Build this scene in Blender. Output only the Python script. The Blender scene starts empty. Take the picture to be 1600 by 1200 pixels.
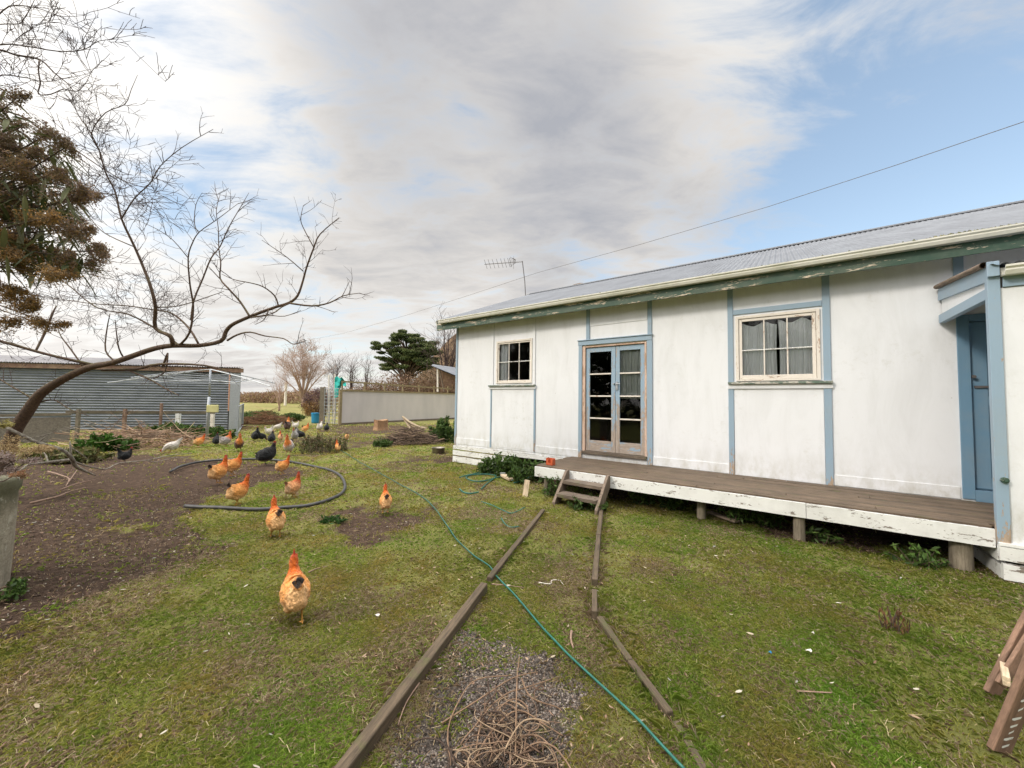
import bpy, bmesh, math, random
import numpy as np
from mathutils import Vector, Matrix
random.seed(7); rng=np.random.default_rng(11)
S=bpy.context.scene; COL=S.collection
rad=math.radians
# ---------------------------------------------------------------- camera model
FPX=580.0; PITCH=.0425; ROLL=.0130; EYE=np.array([0,0,1.7])
def _R(p,r):
    c,s=math.cos(p),math.sin(p)
    M=np.array([[1,0,0],[0,s,-c],[0,c,s]])
    c,s=math.cos(r),math.sin(r)
    return np.array([[c,-s,0],[s,c,0],[0,0,1]])@M
CM=_R(PITCH,ROLL)
def ray(x,y): return CM.T@np.array([(x-800)/FPX,(y-600)/FPX,1])
def G(x,y,z=0.0):
    d=ray(x,y); t=(z-EYE[2])/d[2]; return EYE+t*d
def P(x,y,dist):
    d=ray(x,y); return EYE+d*dist
def proj(pts):
    q=(np.asarray(pts)-EYE)@CM.T
    return 800+FPX*q[:,0]/q[:,2],600+FPX*q[:,1]/q[:,2],q[:,2]
def Z(xy,ybase,ytop):
    """height above ground of something whose foot is at pixel (xy,ybase)"""
    g=G(xy,ybase); d=ray(xy,ytop); t=np.hypot(g[0],g[1])/np.hypot(d[0],d[1]); return 1.7+t*d[2]
cam=bpy.data.cameras.new('camera'); co=bpy.data.objects.new('camera',cam); COL.objects.link(co); S.camera=co
cam.sensor_fit='HORIZONTAL'; cam.sensor_width=36; cam.lens=36*FPX/1600; cam.clip_end=5000; cam.clip_start=.05
Rw=CM.T@np.diag([1,-1,-1])
co.matrix_world=Matrix.Translation((0,0,1.7))@Matrix(Rw.tolist()).to_4x4()
# ---------------------------------------------------------------- object helpers
def tag(o,label=None,cat=None,group=None,kind=None):
    if label: o['label']=label
    if cat: o['category']=cat
    if group: o['group']=group
    if kind: o['kind']=kind
    return o
def thing(name,label,cat,loc=(0,0,0),rotz=0,group=None):
    o=bpy.data.objects.new(name,None); COL.objects.link(o); o.empty_display_size=.1
    o.location=[float(a) for a in loc]; o.rotation_euler=(0,0,rotz)
    return tag(o,label,cat,group)
class MB:
    def __init__(s): s.v=[];s.f=[];s.c=[];s.l=[];s.n=0
    def add(s,v,f,col=None,loc=None):
        v=np.asarray(v,float).reshape(-1,3); s.v.append(v)
        if loc is None:
            ext=v.max(0)-v.min(0);od=[int(np.argmax(ext))];od+=[i for i in range(3) if i!=od[0]];loc=v[:,od]
        s.l.append(np.asarray(loc,float)+np.array([random.uniform(0,40) for _ in range(3)]) if len(v)<4000 else np.asarray(loc,float))
        n=s.n
        s.f.extend([tuple(i+n for i in q) for q in f]); s.n+=len(v)
        s.c.append(np.tile(np.array(col if col is not None else (1,1,1),float),(len(v),1)) if (col is None or np.ndim(col)==1) else np.asarray(col,float))
        return s
    def box(s,x0,x1,y0,y1,z0,z1,col=None):
        v=[(x,y,z) for x in (x0,x1) for y in (y0,y1) for z in (z0,z1)]
        return s.add(v,[(0,1,3,2),(4,6,7,5),(0,4,5,1),(2,3,7,6),(0,2,6,4),(1,5,7,3)],col)
    def beam(s,a,b,w,h,up=(0,0,1),jit=0,seg=1,col=None):
        """rectangular bar from a to b, w across, h along up"""
        a=np.array(a,float);b=np.array(b,float);d=b-a;L=np.linalg.norm(d);d/=L
        side=np.cross(d,up);side/=np.linalg.norm(side);u=np.cross(side,d)
        vs=[];fs=[]
        for i in range(seg+1):
            p=a+(b-a)*i/seg
            for (q,r) in ((-1,-1),(1,-1),(1,1),(-1,1)):
                vs.append(p+side*q*w/2*(1+random.uniform(-jit,jit))+u*r*h/2*(1+random.uniform(-jit,jit)))
        for i in range(seg):
            for j in range(4): fs.append((i*4+j,i*4+(j+1)%4,i*4+4+(j+1)%4,i*4+4+j))
        fs.append((3,2,1,0)); e=seg*4; fs.append((e,e+1,e+2,e+3))
        lc=[(L*i/seg,q*w/2,r*h/2) for i in range(seg+1) for (q,r) in ((-1,-1),(1,-1),(1,1),(-1,1))]
        return s.add(vs,fs,col,lc)
    def tube(s,pts,rads,seg=6,caps=True,col=None):
        pts=np.asarray(pts,float);n=len(pts)
        if np.ndim(rads)==0: rads=[rads]*n
        T=np.gradient(pts,axis=0);T/=(np.linalg.norm(T,axis=1)[:,None]+1e-12)
        ref=np.array([0,0,1.]) if abs(T[0][2])<.9 else np.array([1.,0,0])
        N=np.cross(T[0],ref);N/=np.linalg.norm(N)
        an=np.arange(seg)*2*math.pi/seg; vs=[]
        for i in range(n):
            N=N-T[i]*np.dot(N,T[i]);N/=(np.linalg.norm(N)+1e-12);B=np.cross(T[i],N)
            vs.append(pts[i]+rads[i]*(np.cos(an)[:,None]*N+np.sin(an)[:,None]*B))
        vs=np.concatenate(vs);fs=[]
        for i in range(n-1):
            for j in range(seg):
                fs.append((i*seg+j,i*seg+(j+1)%seg,(i+1)*seg+(j+1)%seg,(i+1)*seg+j))
        if caps: fs.append(tuple(range(seg))[::-1]); fs.append(tuple((n-1)*seg+j for j in range(seg)))
        al=np.concatenate([[0],np.cumsum(np.linalg.norm(np.diff(pts,axis=0),axis=1))]);R_=max(rads)
        lc=np.stack([np.repeat(al,seg),np.tile(np.cos(an)*R_,n),np.tile(np.sin(an)*R_,n)],1)
        return s.add(vs,fs,col,lc)
    def build(s,name,mat,parent=None,smooth=False):
        me=bpy.data.meshes.new(name)
        v=np.concatenate(s.v);me.from_pydata(v.tolist(),[],s.f)
        c=np.concatenate(s.c)
        if not np.allclose(c,1):
            a=me.color_attributes.new('Col','FLOAT_COLOR','POINT')
            a.data.foreach_set('color',np.concatenate([c,np.ones((len(c),1))],1).astype(np.float32).ravel())
        if len(v)<60000:
            la_=me.attributes.new('Lc','FLOAT_VECTOR','POINT');la_.data.foreach_set('vector',np.concatenate(s.l).astype(np.float32).ravel())
        me.materials.append(mat)
        if smooth: me.polygons.foreach_set('use_smooth',[True]*len(me.polygons))
        o=bpy.data.objects.new(name,me);COL.objects.link(o)
        if parent: o.parent=parent
        return o
def tris_obj(name,v,f,col,mat,parent=None,attr=True):
    """fast mesh: v (n,3), f (m,k) numpy, col (n,3)"""
    me=bpy.data.meshes.new(name);m,k=f.shape
    me.vertices.add(len(v));me.vertices.foreach_set('co',v.astype(np.float32).ravel())
    me.loops.add(m*k);me.loops.foreach_set('vertex_index',f.astype(np.int32).ravel())
    me.polygons.add(m);me.polygons.foreach_set('loop_start',np.arange(0,m*k,k,dtype=np.int32))
    me.polygons.foreach_set('loop_total',np.full(m,k,dtype=np.int32))
    me.update(calc_edges=True)
    if col is not None:
        a=me.color_attributes.new('Col','FLOAT_COLOR','POINT')
        a.data.foreach_set('color',np.concatenate([col,np.ones((len(col),1))],1).astype(np.float32).ravel())
    me.materials.append(mat)
    o=bpy.data.objects.new(name,me);COL.objects.link(o)
    if parent: o.parent=parent
    return o
# ---------------------------------------------------------------- material helpers
def newmat(name):
    m=bpy.data.materials.new(name);m.use_nodes=True;nt=m.node_tree
    b=nt.nodes['Principled BSDF'];return m,nt,b
def N(nt,t,**k):
    n=nt.nodes.new(t)
    for a,b in k.items(): setattr(n,a,b)
    return n
def lk(nt,a,b): nt.links.new(a,b)
def coords(nt,scale=(1,1,1),obj=True):
    tc=N(nt,'ShaderNodeTexCoord');mp=N(nt,'ShaderNodeMapping');mp.inputs['Scale'].default_value=scale
    lk(nt,tc.outputs['Object' if obj else 'Generated'],mp.inputs['Vector']);return mp.outputs[0]
def grain(nt,scale):
    a=N(nt,'ShaderNodeAttribute',attribute_name='Lc');mp=N(nt,'ShaderNodeMapping');mp.inputs['Scale'].default_value=scale
    lk(nt,a.outputs['Vector'],mp.inputs['Vector']);return mp.outputs[0]
def noise(nt,vec,sc,det=6,rough=.6,dist=0):
    n=N(nt,'ShaderNodeTexNoise');n.inputs['Scale'].default_value=sc;n.inputs['Detail'].default_value=det
    n.inputs['Roughness'].default_value=rough;n.inputs['Distortion'].default_value=dist
    if vec is not None: lk(nt,vec,n.inputs['Vector'])
    return n.outputs['Fac']
def ramp(nt,fac,stops):
    r=N(nt,'ShaderNodeValToRGB');e=r.color_ramp.elements
    while len(e)>1: e.remove(e[-1])
    e[0].position=stops[0][0];e[0].color=(*stops[0][1],1)
    for p,c in stops[1:]:
        x=e.new(p);x.color=(*c,1)
    lk(nt,fac,r.inputs['Fac']);return r.outputs['Color']
def mr(nt,fac,a,b,c=0,d=1):
    m=N(nt,'ShaderNodeMapRange');m.inputs[1].default_value=a;m.inputs[2].default_value=b;m.inputs[3].default_value=c;m.inputs[4].default_value=d
    lk(nt,fac,m.inputs[0]);return m.outputs[0]
def mix(nt,fac,a,b,mode='MIX'):
    m=N(nt,'ShaderNodeMix',data_type='RGBA',blend_type=mode)
    for s,v in ((m.inputs[0],fac),(m.inputs[6],a),(m.inputs[7],b)):
        if isinstance(v,(int,float)): s.default_value=v
        elif isinstance(v,tuple): s.default_value=(*v,1)
        else: lk(nt,v,s)
    return m.outputs[2]
def math_(nt,op,a,b=None):
    m=N(nt,'ShaderNodeMath',operation=op)
    for i,v in enumerate((a,b)):
        if v is None: continue
        if isinstance(v,(int,float)): m.inputs[i].default_value=v
        else: lk(nt,v,m.inputs[i])
    return m.outputs[0]
def bump(nt,b,h,st=.3,dist=.01):
    n=N(nt,'ShaderNodeBump');n.inputs['Strength'].default_value=st;n.inputs['Distance'].default_value=dist
    lk(nt,h,n.inputs['Height']);lk(nt,n.outputs[0],b.inputs['Normal'])
def simple(name,c1,c2=None,rough=.7,sc=8,stretch=(1,1,1),bst=.2,bd=.005,metal=0,det=6):
    m,nt,b=newmat(name);v=coords(nt,stretch);n=noise(nt,v,sc,det)
    c2=c2 or tuple(x*.7 for x in c1)
    lk(nt,ramp(nt,n,[(.35,c1),(.65,c2)]),b.inputs['Base Color'])
    b.inputs['Roughness'].default_value=rough;b.inputs['Metallic'].default_value=metal
    if bst: bump(nt,b,n,bst,bd)
    return m
def paint(name,col,under=(.25,.2,.16),peel=.35,rough=.55,stretch=(1,1,1),sc=6,dirt=(.35,.33,.28),dirtamt=.3,low=None):
    """old paint over timber, flaking where two noises meet; low=(z0,z1): flaking more towards that foot"""
    m,nt,b=newmat(name);v=grain(nt,stretch)
    n1=noise(nt,v,sc,8,.7,.3);n2=noise(nt,v,sc*5,6,.7)
    k=math_(nt,'ADD',math_(nt,'MULTIPLY',n1,.65),math_(nt,'MULTIPLY',n2,.35))
    if low:
        sp=N(nt,'ShaderNodeSeparateXYZ');tc=N(nt,'ShaderNodeTexCoord');lk(nt,tc.outputs['Object'],sp.inputs[0])
        k=math_(nt,'ADD',k,mr(nt,sp.outputs[2],low[0],low[1],.16,0))
    th=.75-peel*.5
    pk=mr(nt,k,th,th+.025)
    wood=ramp(nt,noise(nt,v,sc*3,8,.7),[(.3,under),(.7,tuple(x*1.9 for x in under))])
    d=mr(nt,noise(nt,coords(nt,(1,1,1)),1.7,8,.7),.45,.75,0,dirtamt)
    pc=mix(nt,d,col,dirt)
    pc=mix(nt,mr(nt,n2,.3,.7,0,.15),pc,tuple(min(1,x*1.15+.02) for x in col))
    lk(nt,mix(nt,pk,pc,wood),b.inputs['Base Color'])
    lk(nt,mix(nt,pk,(rough,)*3,(.9,)*3),b.inputs['Roughness'])
    bump(nt,b,math_(nt,'SUBTRACT',math_(nt,'MULTIPLY',n2,.3),pk),.5,.002);return m
def attr_mat(name,rough=.7,var=.25,sc=30,bst=.3,trans=0,spec=.3):
    m,nt,b=newmat(name);a=N(nt,'ShaderNodeAttribute',attribute_name='Col')
    n=noise(nt,coords(nt),sc,5)
    lk(nt,mix(nt,1.0,a.outputs['Color'],ramp(nt,n,[(.3,(1-var,)*3),(.7,(1+var,)*3)]),'MULTIPLY'),b.inputs['Base Color'])
    b.inputs['Roughness'].default_value=rough;b.inputs['Specular IOR Level'].default_value=spec
    if bst: bump(nt,b,n,bst,.004)
    if trans:
        t=N(nt,'ShaderNodeBsdfTranslucent');lk(nt,a.outputs['Color'],t.inputs[0]);mx=N(nt,'ShaderNodeMixShader');mx.inputs[0].default_value=trans
        out=nt.nodes['Material Output'];lk(nt,b.outputs[0],mx.inputs[1]);lk(nt,t.outputs[0],mx.inputs[2]);lk(nt,mx.outputs[0],out.inputs[0])
    return m
M={}
M['wall']=paint('white_sheet',(.80,.79,.76),(.45,.43,.4),.10,.5,sc=3,dirt=(.52,.51,.48),dirtamt=.28)
def wallmat():
    m,nt,b=newmat('white_wall_sheet');v=coords(nt)
    st=noise(nt,coords(nt,(1.5,1.5,.35)),2.2,8,.7,.6); sm=noise(nt,coords(nt,(1,1,1)),9,6,.75)
    sp=N(nt,'ShaderNodeTexVoronoi');sp.inputs['Scale'].default_value=2.6;lk(nt,v,sp.inputs['Vector'])
    c=mix(nt,mr(nt,st,.45,.72,0,.42),(.77,.79,.83),(.58,.595,.61))
    c=mix(nt,math_(nt,'MULTIPLY',mr(nt,sm,.52,.7,0,.5),mr(nt,noise(nt,v,1.1,3),.5,.62)),c,(.52,.52,.49))
    c=mix(nt,mr(nt,sp.outputs['Distance'],.018,.03,.75,0),c,(.3,.27,.24))
    z=N(nt,'ShaderNodeSeparateXYZ');lk(nt,v,z.inputs[0])
    foot=math_(nt,'MULTIPLY',mr(nt,z.outputs[2],.42,.95,1,0),mr(nt,noise(nt,coords(nt,(1,1,.5)),6,8,.7),.42,.7))
    c=mix(nt,math_(nt,'MULTIPLY',foot,.8),c,(.40,.385,.31))
    lk(nt,c,b.inputs['Base Color']);b.inputs['Roughness'].default_value=.5
    bump(nt,b,noise(nt,coords(nt,(1,1,1)),1.3,3),.35,.03);return m
M['wall']=wallmat()
M['blue']=paint('blue_trim_paint',(.27,.375,.48),(.26,.2,.15),.27,.5,(.3,1,1),9,low=(.4,1.2))
M['blue_dark']=paint('blue_door_paint',(.14,.26,.38),(.2,.17,.14),.12,.4,(.3,1,1),7)
M['door']=paint('flaking_blue_door_paint',(.27,.385,.50),(.25,.21,.18),.38,.6,(.22,1,1),12,low=(.5,2.0))
M['cream']=paint('cream_paint',(.75,.70,.64),(.3,.22,.17),.36,.6,(.4,1,1),12)
M['pinkjamb']=paint('weathered_jamb',(.62,.45,.36),(.3,.2,.14),.5,.8,(.2,1,1),10)
M['whitewood']=paint('flaking_white_paint',(.74,.75,.74),(.14,.12,.10),.385,.7,(.45,1.2,1.2),11,dirt=(.30,.29,.26),dirtamt=.5)
M['green']=paint('flaking_green_paint',(.035,.08,.056),(.42,.36,.29),.40,.6,(.22,1.2,1.2),11)
M['sillgreen']=paint('flaking_green_sill',(.10,.15,.12),(.35,.33,.3),.5,.6,(.5,1,1),10)
M['gutter']=paint('cream_gutter_paint',(.66,.655,.60),(.35,.32,.22),.30,.45,(.3,1,1),8,dirt=(.25,.26,.14),dirtamt=.6)
M['deck']=None
def woodmat(name,c1,c2,stretch,sc=14,rough=.85,moss=0,bst=.7):
    m,nt,b=newmat(name);v=grain(nt,stretch);n=noise(nt,v,sc,10,.75,.4);n3=noise(nt,coords(nt),3.1,6,.7)
    c=ramp(nt,n,[(.3,c2),(.5,c1),(.72,tuple(min(1,x*1.7) for x in c1))])
    c=mix(nt,mr(nt,n3,.35,.7,0,.5),c,tuple(x*.7 for x in c2))
    if moss: c=mix(nt,mr(nt,noise(nt,coords(nt),6,8,.7),.62-moss*.15,.7,0,.7),c,(.10,.12,.03))
    a=N(nt,'ShaderNodeAttribute',attribute_name='Col')
    geo=N(nt,'ShaderNodeNewGeometry');c=mix(nt,1.0,c,ramp(nt,geo.outputs['Random Per Island'],[(0,(.75,.75,.75)),(1,(1.2,1.15,1.1))]),'MULTIPLY')
    lk(nt,c,b.inputs['Base Color']);b.inputs['Roughness'].default_value=rough;bump(nt,b,n,bst,.004);return m
M['deck']=woodmat('weathered_deck_boards',(.135,.10,.070),(.042,.031,.021),(1.2,22,22),4,moss=.3)
M['oldwood']=woodmat('grey_old_timber',(.20,.155,.12),(.065,.048,.038),(1.2,12,12),4,moss=.25)
M['oldwoodx']=woodmat('grey_old_timber_long',(.17,.135,.105),(.055,.042,.033),(1.2,14,14),4,moss=.3)
M['rail']=woodmat('mossy_edging_timber',(.12,.088,.056),(.033,.025,.016),(1.4,16,16),3.5,moss=.7)
M['palewood']=woodmat('pale_timber',(.52,.43,.31),(.28,.22,.15),(1,10,10),4)
M['post']=woodmat('round_post_wood',(.20,.175,.135),(.085,.07,.05),(1,12,12),4,moss=.35)
M['ladderwood']=woodmat('brown_paint_spotted_ladder_wood',(.19,.12,.085),(.08,.05,.035),(1.4,10,10),4)
M['roof']=simple('galvanised_roof',(.20,.215,.24),(.15,.16,.18),.7,2.5,(1,.3,1),.1,.003,.05)
M['metal']=simple('dull_galvanised_steel',(.42,.45,.48),(.33,.36,.40),.45,20,(1,1,1),.1,.002,.4)
M['antenna']=simple('antenna_metal',(.16,.15,.15),(.1,.09,.09),.5,20,metal=.3)
M['plasticpipe']=simple('black_poly_pipe_plastic',(.035,.036,.042),(.075,.072,.068),.5,12,bst=.15)
M['hose']=simple('green_hose_plastic',(.010,.095,.075),(.02,.14,.11),.45,25,bst=.1)
M['orange']=simple('orange_plastic',(.62,.13,.05),(.5,.10,.04),.4,20,bst=0)
M['bluepl']=simple('blue_plastic',(.02,.22,.42),(.03,.28,.5),.5,20,bst=0)
M['teal']=simple('teal_cloth',(.01,.42,.36),(.02,.30,.27),.8,5)
M['stick']=simple('pale_brown_stick',(.30,.20,.145),(.21,.14,.10),.9,20)
M['bark']=simple('bark_brown',(.105,.07,.05),(.05,.033,.027),.9,25,(1,1,1),.7,.01)
def barkmat():
    m,nt,b=newmat('mossy_bark');v=coords(nt,(1,1,1));n=noise(nt,v,30,8,.7)
    c=ramp(nt,n,[(.3,(.045,.028,.024)),(.65,(.15,.095,.062))])
    geo=N(nt,'ShaderNodeNewGeometry');sp=N(nt,'ShaderNodeSeparateXYZ');lk(nt,geo.outputs['Normal'],sp.inputs[0])
    k=math_(nt,'MULTIPLY',mr(nt,sp.outputs[2],0,.9),mr(nt,noise(nt,v,7,6),.45,.65))
    lk(nt,mix(nt,math_(nt,'MULTIPLY',k,.75),c,(.13,.135,.035)),b.inputs['Base Color']);b.inputs['Roughness'].default_value=.9
    bump(nt,b,n,.8,.012);return m
M['mossbark']=barkmat()
M['twig']=simple('purple_brown_twig',(.055,.034,.034),(.09,.058,.048),.85,12,bst=0)
M['leaf']=attr_mat('leaf_faces',.6,.3,12,0,.25)
M['dryflower']=attr_mat('dried_flower_faces',.9,.3,30,0,.25)
M['brush']=attr_mat('dry_brushwood',.9,.3,20,0)
M['fleck']=attr_mat('fallen_leaf',.8,.2,30,0,.1)
M['grass']=attr_mat('grass_blades',.65,.12,3,0,.5,.2)
M['concrete']=None
def concmat():
    m,nt,b=newmat('lichened_concrete');v=coords(nt);n=noise(nt,v,9,10,.75);n2=noise(nt,coords(nt,(5,5,.35)),3,6,.6)
    c=ramp(nt,n,[(.3,(.27,.24,.18)),(.55,(.50,.45,.35)),(.75,(.64,.60,.50))])
    c=mix(nt,mr(nt,n2,.48,.68,0,.45),c,(.12,.12,.07))
    sp=N(nt,'ShaderNodeSeparateXYZ');lk(nt,v,sp.inputs[0])
    c=mix(nt,math_(nt,'MULTIPLY',mr(nt,sp.outputs[2],.62,.80),.8),c,(.10,.11,.05))
    c=mix(nt,mr(nt,noise(nt,v,45,8,.75),.35,.65,0,.55),c,(.10,.09,.065));c=mix(nt,mr(nt,noise(nt,v,14,8,.7),.58,.64,0,.7),c,(.55,.54,.46))
    lk(nt,c,b.inputs['Base Color']);b.inputs['Roughness'].default_value=.95;bump(nt,b,n,.8,.015);return m
M['concrete']=concmat()
M['pebble']=attr_mat('gravel_stone',.85,.3,80,.3)
def glassmat(name='window_glass',tint=(.9,.93,.95)):
    m,nt,b=newmat(name);nt.nodes.remove(b);out=nt.nodes['Material Output']
    g=N(nt,'ShaderNodeBsdfGlossy');g.inputs['Roughness'].default_value=.03;g.inputs['Color'].default_value=(.9,.9,.9,1)
    t=N(nt,'ShaderNodeBsdfTransparent');t.inputs[0].default_value=(*tint,1)
    f=N(nt,'ShaderNodeFresnel');f.inputs[0].default_value=1.5
    bp=N(nt,'ShaderNodeBump');bp.inputs['Strength'].default_value=.12;bp.inputs['Distance'].default_value=.01
    lk(nt,noise(nt,coords(nt),3,2),bp.inputs['Height']);lk(nt,bp.outputs[0],g.inputs['Normal'])
    mx=N(nt,'ShaderNodeMixShader');lk(nt,math_(nt,'MULTIPLY',f.outputs[0],1.0),mx.inputs[0]);lk(nt,t.outputs[0],mx.inputs[1]);lk(nt,g.outputs[0],mx.inputs[2]);lk(nt,mx.outputs[0],out.inputs[0]);return m
M['glass']=glassmat()
M['curtain']=simple('sheer_curtain',(.86,.87,.88),(.78,.79,.8),.9,4,bst=0)
M['curtain2']=simple('grey_green_curtain',(.50,.53,.49),(.4,.42,.4),.9,4,bst=0)
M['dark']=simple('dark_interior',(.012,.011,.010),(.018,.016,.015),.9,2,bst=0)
# ---------------------------------------------------------------- world
SUNAZ=(-.93,-.37); SUNEL=rad(33)
def world():
    w=bpy.data.worlds.new('World');S.world=w;w.use_nodes=True;nt=w.node_tree
    bg=nt.nodes['Background'];bg.inputs[1].default_value=.1
    sky=N(nt,'ShaderNodeTexSky');sky.sky_type='NISHITA';sky.sun_disc=False;sky.sun_elevation=SUNEL
    sky.sun_rotation=math.atan2(SUNAZ[0],SUNAZ[1]);sky.altitude=50;sky.air_density=1;sky.dust_density=1.2;sky.ozone_density=1.5
    tc=N(nt,'ShaderNodeTexCoord');D=tc.outputs['Generated']
    sp=N(nt,'ShaderNodeSeparateXYZ');lk(nt,D,sp.inputs[0])
    zz=math_(nt,'ADD',math_(nt,'MAXIMUM',sp.outputs[2],0.0),.16)
    cb=N(nt,'ShaderNodeCombineXYZ');lk(nt,math_(nt,'DIVIDE',sp.outputs[0],zz),cb.inputs[0]);lk(nt,math_(nt,'DIVIDE',sp.outputs[1],zz),cb.inputs[1])
    mp=N(nt,'ShaderNodeMapping');mp.inputs['Rotation'].default_value=(0,0,.7);mp.inputs['Scale'].default_value=(.62,1.15,1);mp.inputs['Location'].default_value=(3.1,1.7,0);lk(nt,cb.outputs[0],mp.inputs[0])
    n1=noise(nt,mp.outputs[0],1.5,10,.60,.45); n2=noise(nt,mp.outputs[0],.55,4,.5,.2)
    nf=noise(nt,mp.outputs[0],4.5,9,.62,.5)
    def blob(x,y,rdeg,soft=1.0):
        d=ray(x,y);d=d/np.linalg.norm(d)
        v=N(nt,'ShaderNodeVectorMath',operation='DOT_PRODUCT');lk(nt,D,v.inputs[0]);v.inputs[1].default_value=d.tolist()
        m=N(nt,'ShaderNodeMapRange',interpolation_type='SMOOTHSTEP');m.inputs[1].default_value=math.cos(rad(rdeg));m.inputs[2].default_value=math.cos(rad(rdeg*.15));lk(nt,v.outputs['Value'],m.inputs[0]);return m.outputs[0]
    def add(*a):
        r=a[0]
        for b in a[1:]: r=math_(nt,'ADD',r,b)
        return r
    mul=lambda a,b: math_(nt,'MULTIPLY',a,b)
    # cover: 1 = cloud, openings of blue where the photograph has them
    C0=lambda a: math_(nt,'SUBTRACT',a,.5)
    hole=add(mul(blob(1680,260,36),.80),mul(blob(1420,380,20),.42),mul(blob(1620,40,24),.22),mul(blob(1130,390,14),.22),mul(blob(300,320,9),.24),mul(blob(500,0,14),.22),mul(blob(880,480,12),.28),mul(blob(600,540,12),.2))
    cov=add(1.06,mul(hole,-1.0),mul(C0(n1),2.6),mul(C0(nf),2.6),mul(C0(n2),1.0))
    covm=N(nt,'ShaderNodeMapRange',interpolation_type='SMOOTHSTEP');covm.inputs[1].default_value=-.15;covm.inputs[2].default_value=1.05;lk(nt,cov,covm.inputs[0])
    thick=add(mul(blob(760,150,32),.50),mul(blob(1000,300,24),.32),mul(blob(680,-80,26),.20),mul(blob(600,330,16),.20),mul(blob(420,430,14),.14),mul(blob(1200,60,17),-.30),mul(blob(230,470,14),-.15),mul(blob(200,120,22),-.20),mul(blob(380,350,10),-.2),mul(blob(560,560,14),-.1),-.02)
    t=add(thick,mul(C0(n2),1.3),mul(C0(n1),2.3),mul(C0(nf),1.4))
    cc=ramp(nt,mr(nt,t,-.45,1.05),[(0,(.92,.905,.88)),(.25,(.855,.835,.805)),(.42,(.75,.72,.69)),(.58,(.65,.635,.625)),(.75,(.555,.555,.575)),(1,(.44,.455,.50))])
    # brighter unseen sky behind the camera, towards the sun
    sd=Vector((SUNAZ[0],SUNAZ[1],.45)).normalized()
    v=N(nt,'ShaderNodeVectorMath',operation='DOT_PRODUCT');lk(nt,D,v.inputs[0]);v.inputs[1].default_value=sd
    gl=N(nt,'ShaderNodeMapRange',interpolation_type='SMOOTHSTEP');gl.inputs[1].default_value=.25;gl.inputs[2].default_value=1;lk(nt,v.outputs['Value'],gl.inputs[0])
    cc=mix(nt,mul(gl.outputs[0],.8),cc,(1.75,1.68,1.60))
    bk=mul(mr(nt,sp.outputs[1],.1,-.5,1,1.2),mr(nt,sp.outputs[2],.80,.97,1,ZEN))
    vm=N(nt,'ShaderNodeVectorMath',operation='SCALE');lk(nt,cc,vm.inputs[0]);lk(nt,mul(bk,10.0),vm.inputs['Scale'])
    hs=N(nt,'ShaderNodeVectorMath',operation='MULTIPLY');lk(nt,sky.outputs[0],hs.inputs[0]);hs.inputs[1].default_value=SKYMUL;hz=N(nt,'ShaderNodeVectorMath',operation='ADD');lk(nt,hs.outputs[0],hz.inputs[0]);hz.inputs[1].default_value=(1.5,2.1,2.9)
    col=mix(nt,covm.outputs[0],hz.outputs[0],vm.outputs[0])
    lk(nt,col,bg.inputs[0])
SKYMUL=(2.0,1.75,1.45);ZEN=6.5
world()
sl=bpy.data.lights.new('sun','SUN');sl.energy=2.0;sl.angle=rad(10);sl.color=(1,.92,.80)
so=bpy.data.objects.new('sun',sl);COL.objects.link(so)
so.rotation_euler=Vector((SUNAZ[0]*math.cos(SUNEL),SUNAZ[1]*math.cos(SUNEL),math.sin(SUNEL))).to_track_quat('Z','Y').to_euler()
S.view_settings.view_transform='Standard';S.view_settings.look='None';S.view_settings.exposure=.02;S.view_settings.gamma=1
S.render.engine='CYCLES'
# ---------------------------------------------------------------- ground masks
def inpoly(px,py,poly):
    r=np.zeros(len(px),bool);n=len(poly)
    for i in range(n):
        x0,y0=poly[i];x1,y1=poly[(i+1)%n]
        c=((y0>py)!=(y1>py))&(px<(x1-x0)*(py-y0)/((y1-y0)+1e-12)+x0);r^=c
    return r
def gp(l): return [tuple(G(x,y)[:2]) for x,y in l]
def vnoise(x,y,s,seed=0):
    """value noise in numpy"""
    r=np.random.default_rng(seed);T=r.random((64,64))
    x=x/s+100;y=y/s+100;xi=np.floor(x).astype(int);yi=np.floor(y).astype(int);fx=x-xi;fy=y-yi
    fx=fx*fx*(3-2*fx);fy=fy*fy*(3-2*fy)
    g=lambda a,b:T[a%64,b%64]
    return (g(xi,yi)*(1-fx)+g(xi+1,yi)*fx)*(1-fy)+(g(xi,yi+1)*(1-fx)+g(xi+1,yi+1)*fx)*fy
def fbm(x,y,s,seed=0,o=4):
    r=0;a=1;t=0
    for i in range(o): r=r+a*vnoise(x,y,s/2**i,seed+i);t+=a;a*=.55
    return r/t
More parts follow.
